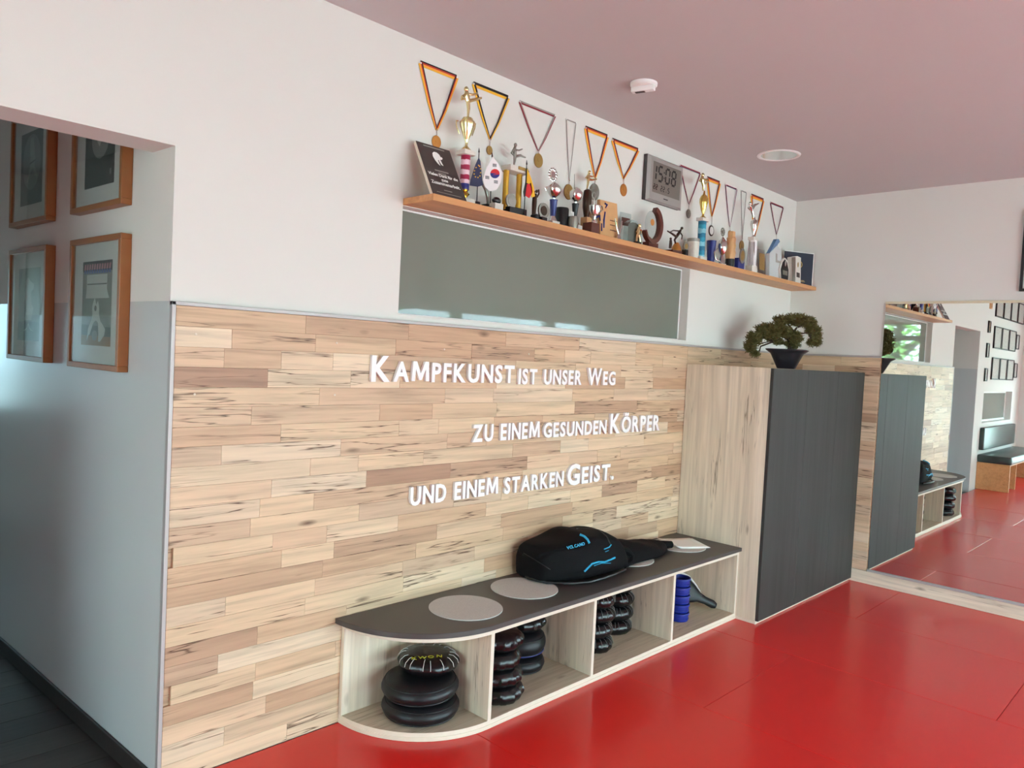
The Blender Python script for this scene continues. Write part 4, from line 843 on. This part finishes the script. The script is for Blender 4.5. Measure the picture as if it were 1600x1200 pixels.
# ------------------------------------------------------------------ bonsai on the cabinet
BP = Vector((4.06, -.40, CZ)); bdep = (BP - CAM).dot(FW); BS = bdep / FPX
bo = thing('bonsai_tree', 'bonsai with spreading olive green crown in a black flared pot on the cabinet', 'potted plant', tuple(BP))
e1 = Vector((RV.x, RV.y, 0)).normalized(); e3 = Vector((-e1.y, e1.x, 0)); rot = math.radians(18)
pp = onD(1229, 574, bdep); U0 = 1229; V0 = 600 - 0
def bpx(u, v, d=0): q = onD(u, v, bdep); base = onD(1229, 574, bdep); return BP + e1*((u - 1229)*BS) + Vector((0, 0, (574 - v)*BS - (u - 1229)*BS*.05)) + e3*d
mb = MB(); prof = [(.062, .0005), (.066, .006), (.115, .105), (.150, .128), (.152, .134), (.146, .136), (.108, .116), (.10, .112)]
def sqr(c, r, z, k=1.0): 
    pts = []
    for i in range(32):
        a = 2*math.pi*i/32; cc, ss = math.cos(a), math.sin(a); f = (abs(cc)**4 + abs(ss)**4)**(-.25)
        x, y_ = r*f*cc, r*f*ss; pts.append(BP + Vector((x*math.cos(rot) - y_*math.sin(rot), x*math.sin(rot) + y_*math.cos(rot), z)))
    return pts
rings = [sqr(BP, r*.92, z) for r, z in prof]; vs = [p for r in rings for p in r]; fs = []
for i in range(len(rings)-1):
    for j in range(32): fs.append((i*32+j, i*32+(j+1) % 32, (i+1)*32+(j+1) % 32, (i+1)*32+j))
fs.append(tuple(range(31, -1, -1))); mb.add(vs, fs); mb.build('pot', m_pot, bo)
mb = MB(); mb.add(sqr(BP, .098, .108) , [tuple(range(32))]); mb.build('soil', m_soil, bo)
mb = MB(); tz = lambda u, v, d=0: bpx(u, v, d)
mb.tube([tz(1232, 547), tz(1233, 540), tz(1231, 530), tz(1236, 518), tz(1242, 508)], [.017, .014, .012, .010, .006], 9)
for br in ([(1233, 538), (1220, 534), (1205, 532), (1190, 538), (1178, 546)], [(1232, 530), (1215, 520), (1198, 516)], [(1236, 519), (1248, 517), (1262, 514), (1270, 522)], [(1238, 515), (1228, 504), (1216, 500)], [(1242, 508), (1256, 500)], [(1262, 514), (1266, 528)], [(1205, 532), (1190, 527), (1175, 530)], [(1205, 534), (1188, 543), (1185, 551)]):
    mb.tube([tz(u, v, .02*math.sin(u)) for u, v in br], [.007 - .0011*i for i in range(len(br))], 6)
mb.build('trunk', m_bark, bo)
mb = MB(); BR = random.Random(3)
blobs = [(1244, 497, 26, 9, .09), (1216, 500, 11, 8, .06), (1211, 516, 24, 11, .10), (1192, 517, 13, 10, .07), (1177, 532, 12, 11, .07), (1171, 545, 9, 9, .06), (1179, 555, 6, 4, .04), (1239, 524, 12, 10, .07), (1237, 535, 10, 7, .06), (1267, 510, 12, 8, .06), (1272, 520, 8, 8, .05), (1266, 530, 6, 5, .04), (1275, 528, 5, 6, .04), (1213, 533, 10, 4, .05), (1258, 499, 14, 7, .06), (1200, 525, 14, 8, .07)]
vs = []; fs = []
for (u, v, ru, rv_, rd) in blobs:
    for _ in range(int(ru*rv_*2.2) + 40):
        while True:
            a, b, c = BR.uniform(-1, 1), BR.uniform(-1, 1), BR.uniform(-1, 1)
            if .12 < a*a + b*b + c*c < 1: break
        p = bpx(u + a*ru, v + b*rv_, c*rd) + Vector((0, 0, BR.uniform(-.008, .008)))
        for k in range(4):
            d = Vector((BR.gauss(0, 1), BR.gauss(0, 1), BR.gauss(.35, .8))).normalized(); ln = BR.uniform(.012, .026); sd = d.cross(Vector((BR.gauss(0, 1), BR.gauss(0, 1), BR.gauss(0, 1)))).normalized()*.0026
            i0 = len(vs); vs += [p - sd, p + sd, p + d*ln + sd*.6, p + d*ln - sd*.6]; fs.append((i0, i0+1, i0+2, i0+3))
mb.add(vs, fs); o = mb.build('foliage', m_leaf, bo, smooth=0); o['kind'] = 'stuff'

# ------------------------------------------------------------------ sports bag, jacket and papers on the bench
ZB = .4612
bg_ = thing('sports_bag', 'black sports bag with cyan piping lying on the bench', 'bag', (2.1, -.2, ZB))
# cross sections along x: (x, y_back, y_front, height, lean)
secs = [(1.757, -.06, -.235, .150, .15), (1.772, -.05, -.265, .176, .2), (1.86, -.035, -.325, .190, .3), (1.94, -.03, -.36, .203, .38), (2.02, -.03, -.374, .232, .42), (2.085, -.03, -.374, .226, .42), (2.14, -.03, -.374, .214, .42), (2.20, -.03, -.372, .222, .42), (2.27, -.035, -.372, .196, .40), (2.33, -.05, -.36, .140, .36), (2.37, -.08, -.34, .080, .3)]
mb = MB(); n = 26; vs = []; BG = random.Random(5)
def bagpt(sec, a, puff=1.0):
    x, yb, yf, h, ln = sec; yc = (yb + yf)/2; ry = (yb - yf)/2; ca, sa = math.cos(a), math.sin(a); e = .52
    yy = yc + ry*math.copysign(abs(ca)**e, ca); zz = .5 + .5*math.copysign(abs(sa)**e, sa)
    yy += (zz - .4)*ry*ln*.6 if yy < yc else -(zz - .5)*.0
    return Vector((x, yy, ZB + .001 + zz*h))
for si, sec in enumerate(secs):
    for j in range(n):
        a = 2*math.pi*j/n - math.pi/2; p = bagpt(sec, a)
        if p.z > ZB + .02: p += Vector((BG.uniform(-.006, .006), BG.uniform(-.005, .005), BG.uniform(-.005, .005) + .006*math.sin(si*1.9 + j)))
        p.y = min(p.y, -.026); vs.append(p)
fs = []
for i in range(len(secs)-1):
    for j in range(n): fs.append((i*n+j, (i+1)*n+j, (i+1)*n+(j+1) % n, i*n+(j+1) % n))
fs.append(tuple(j for j in range(n))); fs.append(tuple((len(secs)-1)*n+j for j in range(n-1, -1, -1)))
mb.add(vs, fs); body = mb.build('body', m_cloth, bg_, smooth=60)
sm = body.modifiers.new('soft', 'SUBSURF'); sm.levels = 2; sm.render_levels = 2
def on_bag(u, v, lift=.004):
    """point on the bag's skin under a pixel: march the sight line through the section shape"""
    d = ray(u, v).normalized(); t = 2.2
    while t < 5.0:
        p = CAM + d*t; t += .004
        if not (secs[0][0] < p.x < secs[-1][0]) or p.z < ZB: continue
        for a, b in zip(secs[:-1], secs[1:]):
            if a[0] <= p.x <= b[0]:
                f = (p.x - a[0])/(b[0] - a[0]); s_ = tuple(a[i] + (b[i] - a[i])*f for i in range(5)); break
        x, yb, yf, h, ln = s_; yc = (yb+yf)/2; ry = (yb-yf)/2; zz = (p.z - ZB)/h
        if zz > 1: continue
        yy = p.y
        sh_ = (zz - .4)*ry*ln*.6
        q = (yy - sh_ - yc)/ry if yy < yc else (yy - yc)/ry
        if abs(q)**3.85 + abs(2*zz - 1)**3.85 <= 1: return p - d*lift
    return None
def piping(name, pts, r, m=m_cyan):
    out = []
    for (a, b) in zip(pts[:-1], pts[1:]):
        for k in range(6): 
            f = k/6; q = on_bag(a[0] + (b[0]-a[0])*f, a[1] + (b[1]-a[1])*f)
            if q: out.append(q)
    q = on_bag(*pts[-1]); 
    if q: out.append(q)
    if len(out) > 2: mb = MB(); mb.tube(out, r, 6); mb.build(name, m, body)
piping('piping', [(906, 835), (913, 838), (918, 843), (921, 849)], .006)
piping('piping', [(913, 893), (919, 887), (925, 881), (935, 878), (945, 878), (955, 874), (961, 871)], .005)
piping('piping', [(928, 884), (940, 880), (954, 880)], .0018)
piping('piping', [(944, 858), (952, 855), (955, 851)], .003)
piping('piping', [(946, 862), (951, 860)], .002)
piping('zip', [(900, 826), (915, 826), (935, 828), (948, 838), (954, 850)], .003, m_blk)
piping('seam', [(818, 864), (838, 876), (860, 890)], .0022, m_blk)
for i, ch in enumerate('VOLCANO'):
    q = on_bag(886.5 + i*3.9, 858.5 - i*1.0, .004); q2 = on_bag(890 + i*3.9, 857.6 - i*1.0, .004)
    if q and q2: ex = (q2 - q).normalized(); nrm = (CAM - q).normalized(); ey = nrm.cross(ex).normalized(); text_part('logo_letter', ch, .021, m_cyan, body, q + nrm*.006, ex, ey, extrude=.0006, offset=.0006, align='LEFT')
mb = MB(); mb.tube([(1.80, -.06, ZB + .02), (1.755, -.16, ZB + .012), (1.78, -.26, ZB + .010), (1.87, -.345, ZB + .008), (1.97, -.385, ZB + .008), (2.08, -.39, ZB + .009), (2.2, -.385, ZB + .012), (2.3, -.37, ZB + .012)], .007, 8); mb.build('base_seam', m_blk, bg_)
mb = MB(); mb.tube([(2.30, -.24, ZB + .10), (2.36, -.27, ZB + .10), (2.42, -.29, ZB + .075), (2.445, -.30, ZB + .045), (2.42, -.315, ZB + .02), (2.36, -.32, ZB + .012)], [.02, .022, .024, .024, .02, .014], 10); mb.build('shoulder_strap', m_cloth, bg_)
mb = MB(); mb.tube([(2.34, -.2, ZB + .09), (2.40, -.21, ZB + .08), (2.43, -.24, ZB + .055), (2.40, -.26, ZB + .03)], [.012, .013, .013, .010], 8); mb.build('carry_handle', m_leadm, bg_)
mb = MB(); mb.tube([(2.345, -.185, ZB + .112), (2.365, -.205, ZB + .108)], .005, 8); mb.build('buckle', m_silver, bg_)
jk = thing('black_jacket', 'crumpled black jacket lying right of the sports bag', 'jacket', (2.6, -.2, ZB))
mb = MB(); JR = random.Random(8); gx, gy = 26, 12; vs = []; fs = []
for i in range(gx + 1):
    fx = i/gx; x = 2.39 + fx*.50; wv = (1 - fx)**.6*.5 + .24
    for j in range(gy + 1):
        fy = j/gy*2 - 1; yc = -.165 - fx*.055; prof_ = (1 - fy*fy)**.5
        h = (.075*(1 - fx)**.7 + .034)*prof_ + .006*math.sin(9*fx + 4*fy)*prof_ + JR.uniform(-.003, .004)*prof_
        vs.append(Vector((x + .01*math.sin(3*fy + 2*fx), min(yc + fy*.135*wv*1.7 + .008*math.sin(8*fx), -.03), ZB + .006 + max(0, h))))
b0 = len(vs)
for i in range(gx):
    for j in range(gy): a = i*(gy+1)+j; fs.append((a, a+gy+1, a+gy+2, a+1))
mb.add(vs, fs); o = mb.build('cloth', m_cloth, jk, smooth=70); md = o.modifiers.new('thick', 'SOLIDIFY'); md.thickness = .004; md.offset = -1; sb = o.modifiers.new('soft', 'SUBSURF'); sb.levels = 1; sb.render_levels = 1
mb = MB(); mb.tube([(2.80, -.20, ZB + .035), (2.88, -.225, ZB + .03), (2.95, -.245, ZB + .026)], [.028, .026, .022], 12); mb.build('sleeve_cuff', m_cloth, jk)
def paper(label, pts, z, curl):
    mb = MB(); a, b, c, d = [Vector((*p, 0)) for p in pts]; vs = []; n_ = 6
    for i in range(n_ + 1):
        for j in range(n_ + 1):
            f, g = i/n_, j/n_; p = a.lerp(b, f).lerp(d.lerp(c, f), g); p.z = z + curl*max(0, 1 - f*2.2 - g*.5)**2 + .002*math.sin(3*f + 2*g); vs.append(p)
    fs = [(i*(n_+1)+j, (i+1)*(n_+1)+j, (i+1)*(n_+1)+j+1, i*(n_+1)+j+1) for i in range(n_) for j in range(n_)]
    mb.add(vs, fs); o = mb.build('paper_sheet', m_paper, origin=(3.15, -.2, z), smooth=60); tag(o, label, 'paper', 'paper sheets on the bench'); md = o.modifiers.new('thick', 'SOLIDIFY'); md.thickness = .0006; md.offset = 1
paper('lower white paper sheet lying on the felt pad by the cabinet', [(3.035, -.075), (3.30, -.185), (3.185, -.385), (2.995, -.29)], .4640, .0)
paper('upper white paper sheet with a lifted corner on the felt pad', [(3.03, -.068), (3.285, -.175), (3.18, -.375), (2.985, -.285)], .4665, .022)

# ------------------------------------------------------------------ kick pads in the compartments
def pad(label, x, y, z, r, h, style, tilt=0, group='black kick pads stored under the bench', txt=False, seed=0, thread=m_thread):
    q = random.Random(seed); root = thing('kick_pad', label, 'kick pad', (x, y, z), group); e = .5
    prof = [(1e-6, .001)] + [(r*(.80 + .2*math.sin(math.pi*i/10)**.8), .001 + h*(i/10)) for i in range(11)] + [(r*.5, h*1.06), (1e-6, h*1.08)]
    ph = q.uniform(0, 6); amp = {'laced': .03, 'smooth': .006, 'pleat': .045}[style]
    mb = MB(); mb.lathe((x, y, z), prof, 64, fn=lambda a, zz: 1 + amp*math.sin(9*a + ph)*math.sin(23*a + ph*2 + zz*40) + amp*.5*math.sin(5*a + ph*3 + zz*25))
    if tilt:
        for i in range(len(mb.v)): mb.v[i].z += (mb.v[i].x - x)*tilt + abs(tilt)*r
    b = mb.build('cover', m_leadm if style == 'smooth' else m_lead, root, smooth=50)
    zo = lambda xx: (xx - x)*tilt + abs(tilt)*r
    if style == 'laced':
        mb = MB(); n = 18
        for i in range(n):
            a = 2*math.pi*i/n + q.uniform(-.1, .1); r0 = r*q.uniform(.62, .8)
            pts = [Vector((x + rr*math.cos(a), y + rr*math.sin(a), z + zz)) for rr, zz in ((r0, h*1.05), (r*.84, h*1.02), (r*.985, h*.8), (r*1.02, h*.55))]
            for p in pts: p.z += zo(p.x)
            mb.tube(pts, .0013, 5)
        mb.build('lacing', thread, b)['kind'] = 'stuff'
    elif style == 'smooth':
        for zz in (.16, .84):
            mb = MB(); pts = [Vector((x + r*.915*math.cos(2*math.pi*i/40), y + r*.915*math.sin(2*math.pi*i/40), z + h*zz)) for i in range(41)]
            for p in pts: p.z += zo(p.x)
            mb.tube(pts, .0028, 6); mb.build('piping', m_leadm, b)
    if txt:
        vd = Vector((x - CAM.x, y - CAM.y, 0)).normalized(); rt = Vector((vd.y, -vd.x, 0))
        for i, ch in enumerate('KWON'): text_part('logo_letter', ch, .035, m_yel, b, Vector((x, y, z + h*1.09)) + rt*((i - 1.7)*.036) - vd*(.088 - .009*i) + Vector((0, 0, .002)), rt, vd, offset=.0006)
    return root
zb = .0362
pad('bottom smooth round kick pad in the rounded end compartment', 1.022, -.232, zb, .168, .078, 'smooth', seed=1)
pad('middle smooth round kick pad in the rounded end compartment', 1.012, -.235, zb + .0855, .166, .078, 'smooth', .03, seed=2)
pad('laced kick pad with yellow print on top of the rounded end stack', 1.06, -.225, zb + .181, .132, .066, 'laced', -.02, txt=True, seed=3)
for i, (n_, dx) in enumerate((('lowest', .0), ('second', -.012), ('third', -.03), ('topmost', -.02))):
    pad('%s wrinkled kick pad of the front stack in the second compartment' % n_, 1.385 + dx, -.34, zb + .081*i, .118, .072, 'pleat', seed=10 + i)
pad('lowest smooth kick pad of the rear stack in the second compartment', 1.70, -.175, zb, .128, .072, 'smooth', seed=20)
rb = pad('blue edged smooth kick pad in the middle of the rear stack', 1.70, -.175, zb + .080, .130, .10, 'smooth', .04, seed=21)
mb = MB(); mb.tube([(1.70 + .120*math.cos(2*math.pi*i/40), -.175 + .120*math.sin(2*math.pi*i/40), zb + .094 + .04*.120*(math.cos(2*math.pi*i/40) + 1)) for i in range(41)], .003, 6); mb.build('blue_piping', m_blue, rb)
pad('wrinkled kick pad on top of the rear stack in the second compartment', 1.70, -.175, zb + .204, .122, .07, 'pleat', seed=22)
for i, (n_, dx) in enumerate((('lowest', .0), ('second', -.01), ('third', .01), ('topmost', .0))):
    pad('%s laced kick pad of the front stack in the third compartment' % n_, 2.195 + dx, -.262, zb + .079*i, .104, .07, 'laced', seed=30 + i, thread=m_dthread)
for i, (n_, dx) in enumerate((('lowest', .0), ('second', .008), ('third', .01), ('topmost', -.005))):
    pad('%s laced kick pad of the rear stack in the third compartment' % n_, 2.50 + dx, -.165, zb + .079*i, .108, .07, 'laced', seed=40 + i, thread=m_dthread)
for i, nm in enumerate(('lowest', 'second', 'third', 'fourth', 'topmost')):
    x, y, z = 2.975 + .006*i, -.31 + .004*i, zb + .051*i
    mb = MB(); mb.lathe((x, y, z), [(.056, 0), (.058, .004), (.060, .038), (.064, .040), (.064, .0495), (.058, .0495), (.052, .012), (1e-6, .012)], 32)
    o = mb.build('ribbed_cup', m_bluep, origin=(x, y, z)); tag(o, '%s of the stacked blue plastic cups in the fourth compartment' % nm, 'cup', 'stacked blue plastic cups')
    mb = MB(); mb.lathe((x, y, z), [(.0605, .012), (.062, .013), (.062, .016), (.0605, .017)], 32); mb.f = [f for f in mb.f if len(f) == 4]; mb.build('rib', m_bluep, o)
# kick paddle
kp = thing('kick_paddle', 'black kick target paddle with white edge lying by the blue cups', 'kick paddle', (3.2, -.2, zb))
ax = Vector((3.33, -.375, zb + .022)) - Vector((3.11, -.20, zb + .155)); st = Vector((3.11, -.20, zb + .155)); axn = ax.normalized()
mb = MB(); out = [(-.03, .06, .012), (.0, .085, .016), (.06, .085, .017), (.12, .06, .015), (.17, .032, .013), (.22, .024, .015), (.275, .027, .018), (.30, .018, .012)]
nv_ = Vector((-.45, -.75, .25)); nv_ = (nv_ - axn*nv_.dot(axn)).normalized(); sd_ = axn.cross(nv_).normalized()
vs = []; n = 14
for l, w2, t2 in out:
    for j in range(n): a = 2*math.pi*j/n; q = st + axn*l + sd_*w2*math.cos(a) + nv_*t2*math.sin(a); q.z = max(q.z, zb + .001); q.y = min(q.y, -.048); q.x = min(q.x, 3.35); vs.append(q)
fs = [(i*n+j, i*n+(j+1) % n, (i+1)*n+(j+1) % n, (i+1)*n+j) for i in range(len(out)-1) for j in range(n)] + [tuple(range(n-1, -1, -1)), tuple((len(out)-1)*n+j for j in range(n))]
mb.add(vs, fs); mb.build('paddle_body', m_leadm, kp, smooth=60)
sgn = 1 if sd_.z > 0 else -1
mb = MB(); mb.tube([st + axn*l + sd_*sgn*(w2 + .003) + nv_*.004 for l, w2, t2 in out[:5]], [.007, .008, .008, .006, .002], 8); mb.build('white_edge', m_thread, kp)
mb = MB(); c0 = st + axn*.277 + nv_*.014; mb.tube([c0 + (axn*math.cos(a) + sd_*math.sin(a))*.008 for a in [i*.5236 for i in range(13)]], .0015, 6); mb.build('grommet', m_silver, kp)

# ------------------------------------------------------------------ right wall picture frames above the mirror
def flat_frame(name, label, cat, c, ex, n_, w_, h_, fw, dp, mf, mi, group, glass=True, inner=None):
    c, ex, n_ = Vector(c), Vector(ex), Vector(n_); root = thing(name, label, cat, tuple(c - Vector((0, 0, h_/2))), group)
    for a, z, hw, hh in ((0, h_/2 - fw/2, w_/2, fw/2), (0, -h_/2 + fw/2, w_/2, fw/2), (-w_/2 + fw/2, 0, fw/2, h_/2 - fw), (w_/2 - fw/2, 0, fw/2, h_/2 - fw)):
        mb = MB(); mb.obox(c + ex*a + Vector((0, 0, z)) + n_*(dp/2 + .0005), ex*hw, n_*dp/2, Vector((0, 0, hh))); mb.build('frame_rail', mf, root, bevel=.001)
    mb = MB(); mb.obox(c + n_*dp*.45, ex*(w_/2 - fw), n_*.001, Vector((0, 0, h_/2 - fw))); mb.build('sheet', mi, root, smooth=0)
    if inner:
        mb = MB(); mb.obox(c + n_*(dp*.45 + .0012), ex*(w_/2 - fw)*.62, n_*.0003, Vector((0, 0, (h_/2 - fw)*.6))); mb.build('print', inner, root, smooth=0)
    if glass:
        mb = MB(); mb.obox(c + n_*dp*.85, ex*(w_/2 - fw), n_*.001, Vector((0, 0, h_/2 - fw))); mb.build('glass_pane', m_pglass, root, smooth=0)
flat_frame('framed_picture', 'black framed picture on the right wall above the mirror, nearest the corner', 'picture', (L, -1.94, 2.47), (0, 1, 0), (-1, 0, 0), .72, .55, .018, .02, m_blk, m_matb, 'framed pictures above the mirror', inner=m_printm)
flat_frame('framed_picture', 'white framed tall picture on the right wall above the mirror, farthest from the corner', 'picture', (L, -4.47, 2.52), (0, 1, 0), (-1, 0, 0), .55, .74, .05, .02, m_wtrim, m_printm, 'framed pictures above the mirror')

# ------------------------------------------------------------------ wall beyond the passage, seen in the mirror
rows = (('top', 2.69), ('middle', 2.22), ('bottom', 1.755)); colsn = ('first', 'second', 'third', 'fourth')
for rn, z in rows:
    for i, cn in enumerate(colsn):
        if rn != 'top' and i == 3: w_, hh = .22, .24
        else: w_, hh = .46, .33
        flat_frame('framed_certificate', 'black framed certificate, %s from the passage in the %s row' % (cn, rn), 'certificate', (-2.05 - .5*i - w_/2, 0, z), (1, 0, 0), (0, -1, 0), w_, hh, .016, .022, m_blk, m_paper, 'certificates on the wall beyond the passage')  # blank white sheets stand in for bright windows reflected in the glass
for nm, z, w_, h_, mi in (('tiny pale framed badge highest beside the passage', 2.66, .10, .10, m_yl), ('dark narrow framed card second from top beside the passage', 2.35, .12, .17, m_wood2), ('small dark framed card third from top beside the passage', 2.01, .14, .21, m_paper), ('small dark framed card lowest beside the passage', 1.655, .14, .19, m_paper)):
    flat_frame('framed_card', nm, 'picture', (-1.73, 0, z), (1, 0, 0), (0, -1, 0), w_, h_, .018, .02, m_blk if mi != m_yl else m_wood2, mi, 'small frames beside the passage')
bn = thing('padded_bench', 'wooden bench with dark padded seat and backrest beyond the passage', 'bench', (-2.7, -.2, 0))
mb = MB(); mb.box((-1.645, -.415, .0005), (-1.62, -.002, .375)); mb.build('side_panel', m_shelf, bn, bevel=.002)
mb = MB(); mb.box((-3.9, -.415, .0005), (-3.875, -.002, .375)); mb.build('side_panel', m_shelf, bn, bevel=.002)
mb = MB(); mb.box((-2.14, -.40, .0005), (-2.115, -.002, .375)); mb.build('divider', m_shelf, bn, bevel=.002)
mb = MB(); mb.box((-3.9, -.415, .3755), (-1.62, -.002, .39)); mb.build('seat_board', m_shelf, bn, bevel=.002)
mb = MB(); mb.box((-3.88, -.04, .02), (-1.65, -.003, .375)); mb.build('back_panel', m_brown, bn)
mb = MB(); mb.box((-3.9, -.43, .391), (-1.61, -.003, .50)); mb.build('seat_cushion', m_vinylpad, bn, bevel=.02, seg=3)
mb = MB(); mb.box((-3.72, -.065, .56), (-1.66, -.002, .885)); mb.build('backrest_cushion', m_vinylpad, bn, bevel=.015, seg=3)

# ------------------------------------------------------------------ outdoors
mb = MB(); mb.box((-40, -40, -.35), (40, 40, -.3)); struct('ground', mb, m_grass, smooth=0)
def tree(label, x, y, h, r, seed):
    q = random.Random(seed); root = thing('garden_tree', label, 'tree', (x, y, -.3), 'leafy trees outside the windows')
    mb = MB(); mb.tube([(x, y, -.3), (x + .1, y, h*.35), (x, y + .1, h*.7)], [.2, .15, .06], 8)
    for k in range(6): a = k*1.05; mb.tube([(x + .05, y, h*(.3 + .06*k)), (x + r*.6*math.cos(a), y + r*.6*math.sin(a), h*(.5 + .06*k))], [.08, .03], 6)
    mb.build('trunk', m_bark, root)
    vs = []; fs = []
    cl = [(q.gauss(0, .45)*r, q.gauss(0, .45)*r, h*.62 + q.gauss(0, .22)*h, q.uniform(.35, .6)*r) for _ in range(16)]
    for cx, cy, cz, cr_ in cl:
        for _ in range(230):
            d = Vector((q.gauss(0, 1), q.gauss(0, 1), q.gauss(0, 1))).normalized()*cr_*q.uniform(.6, 1); p = Vector((x + cx, y + cy, cz)) + d
            if p.z < .4: continue
            a = Vector((q.gauss(0, 1), q.gauss(0, 1), q.gauss(0, 1))).normalized()*.09; b = a.cross(Vector((q.gauss(0, 1), q.gauss(0, 1), q.gauss(0, 1)))).normalized()*.06
            i0 = len(vs); vs += [p - a, p + b, p + a, p - b]; fs.append((i0, i0+1, i0+2, i0+3))
    mb = MB(); mb.add(vs, fs); o = mb.build('foliage', m_tree, root, smooth=0); o['kind'] = 'stuff'
tree('broad leafy tree outside the left window nearest the back wall', -13.5, .6, 5.2, 2.2, 1)
tree('leafy tree outside the left window behind the transom bar', -13.0, -4.6, 5.2, 2.2, 2)
tree('tall leafy tree outside the left window farthest from the back wall', -11.5, -10.5, 4.8, 2.1, 3)
tree('leafy tree outside the front windows on the right', 5.0, -14.5, 4.2, 2.0, 4)
tree('leafy tree outside the front windows in the middle', .5, -15.0, 4.0, 2.0, 5)
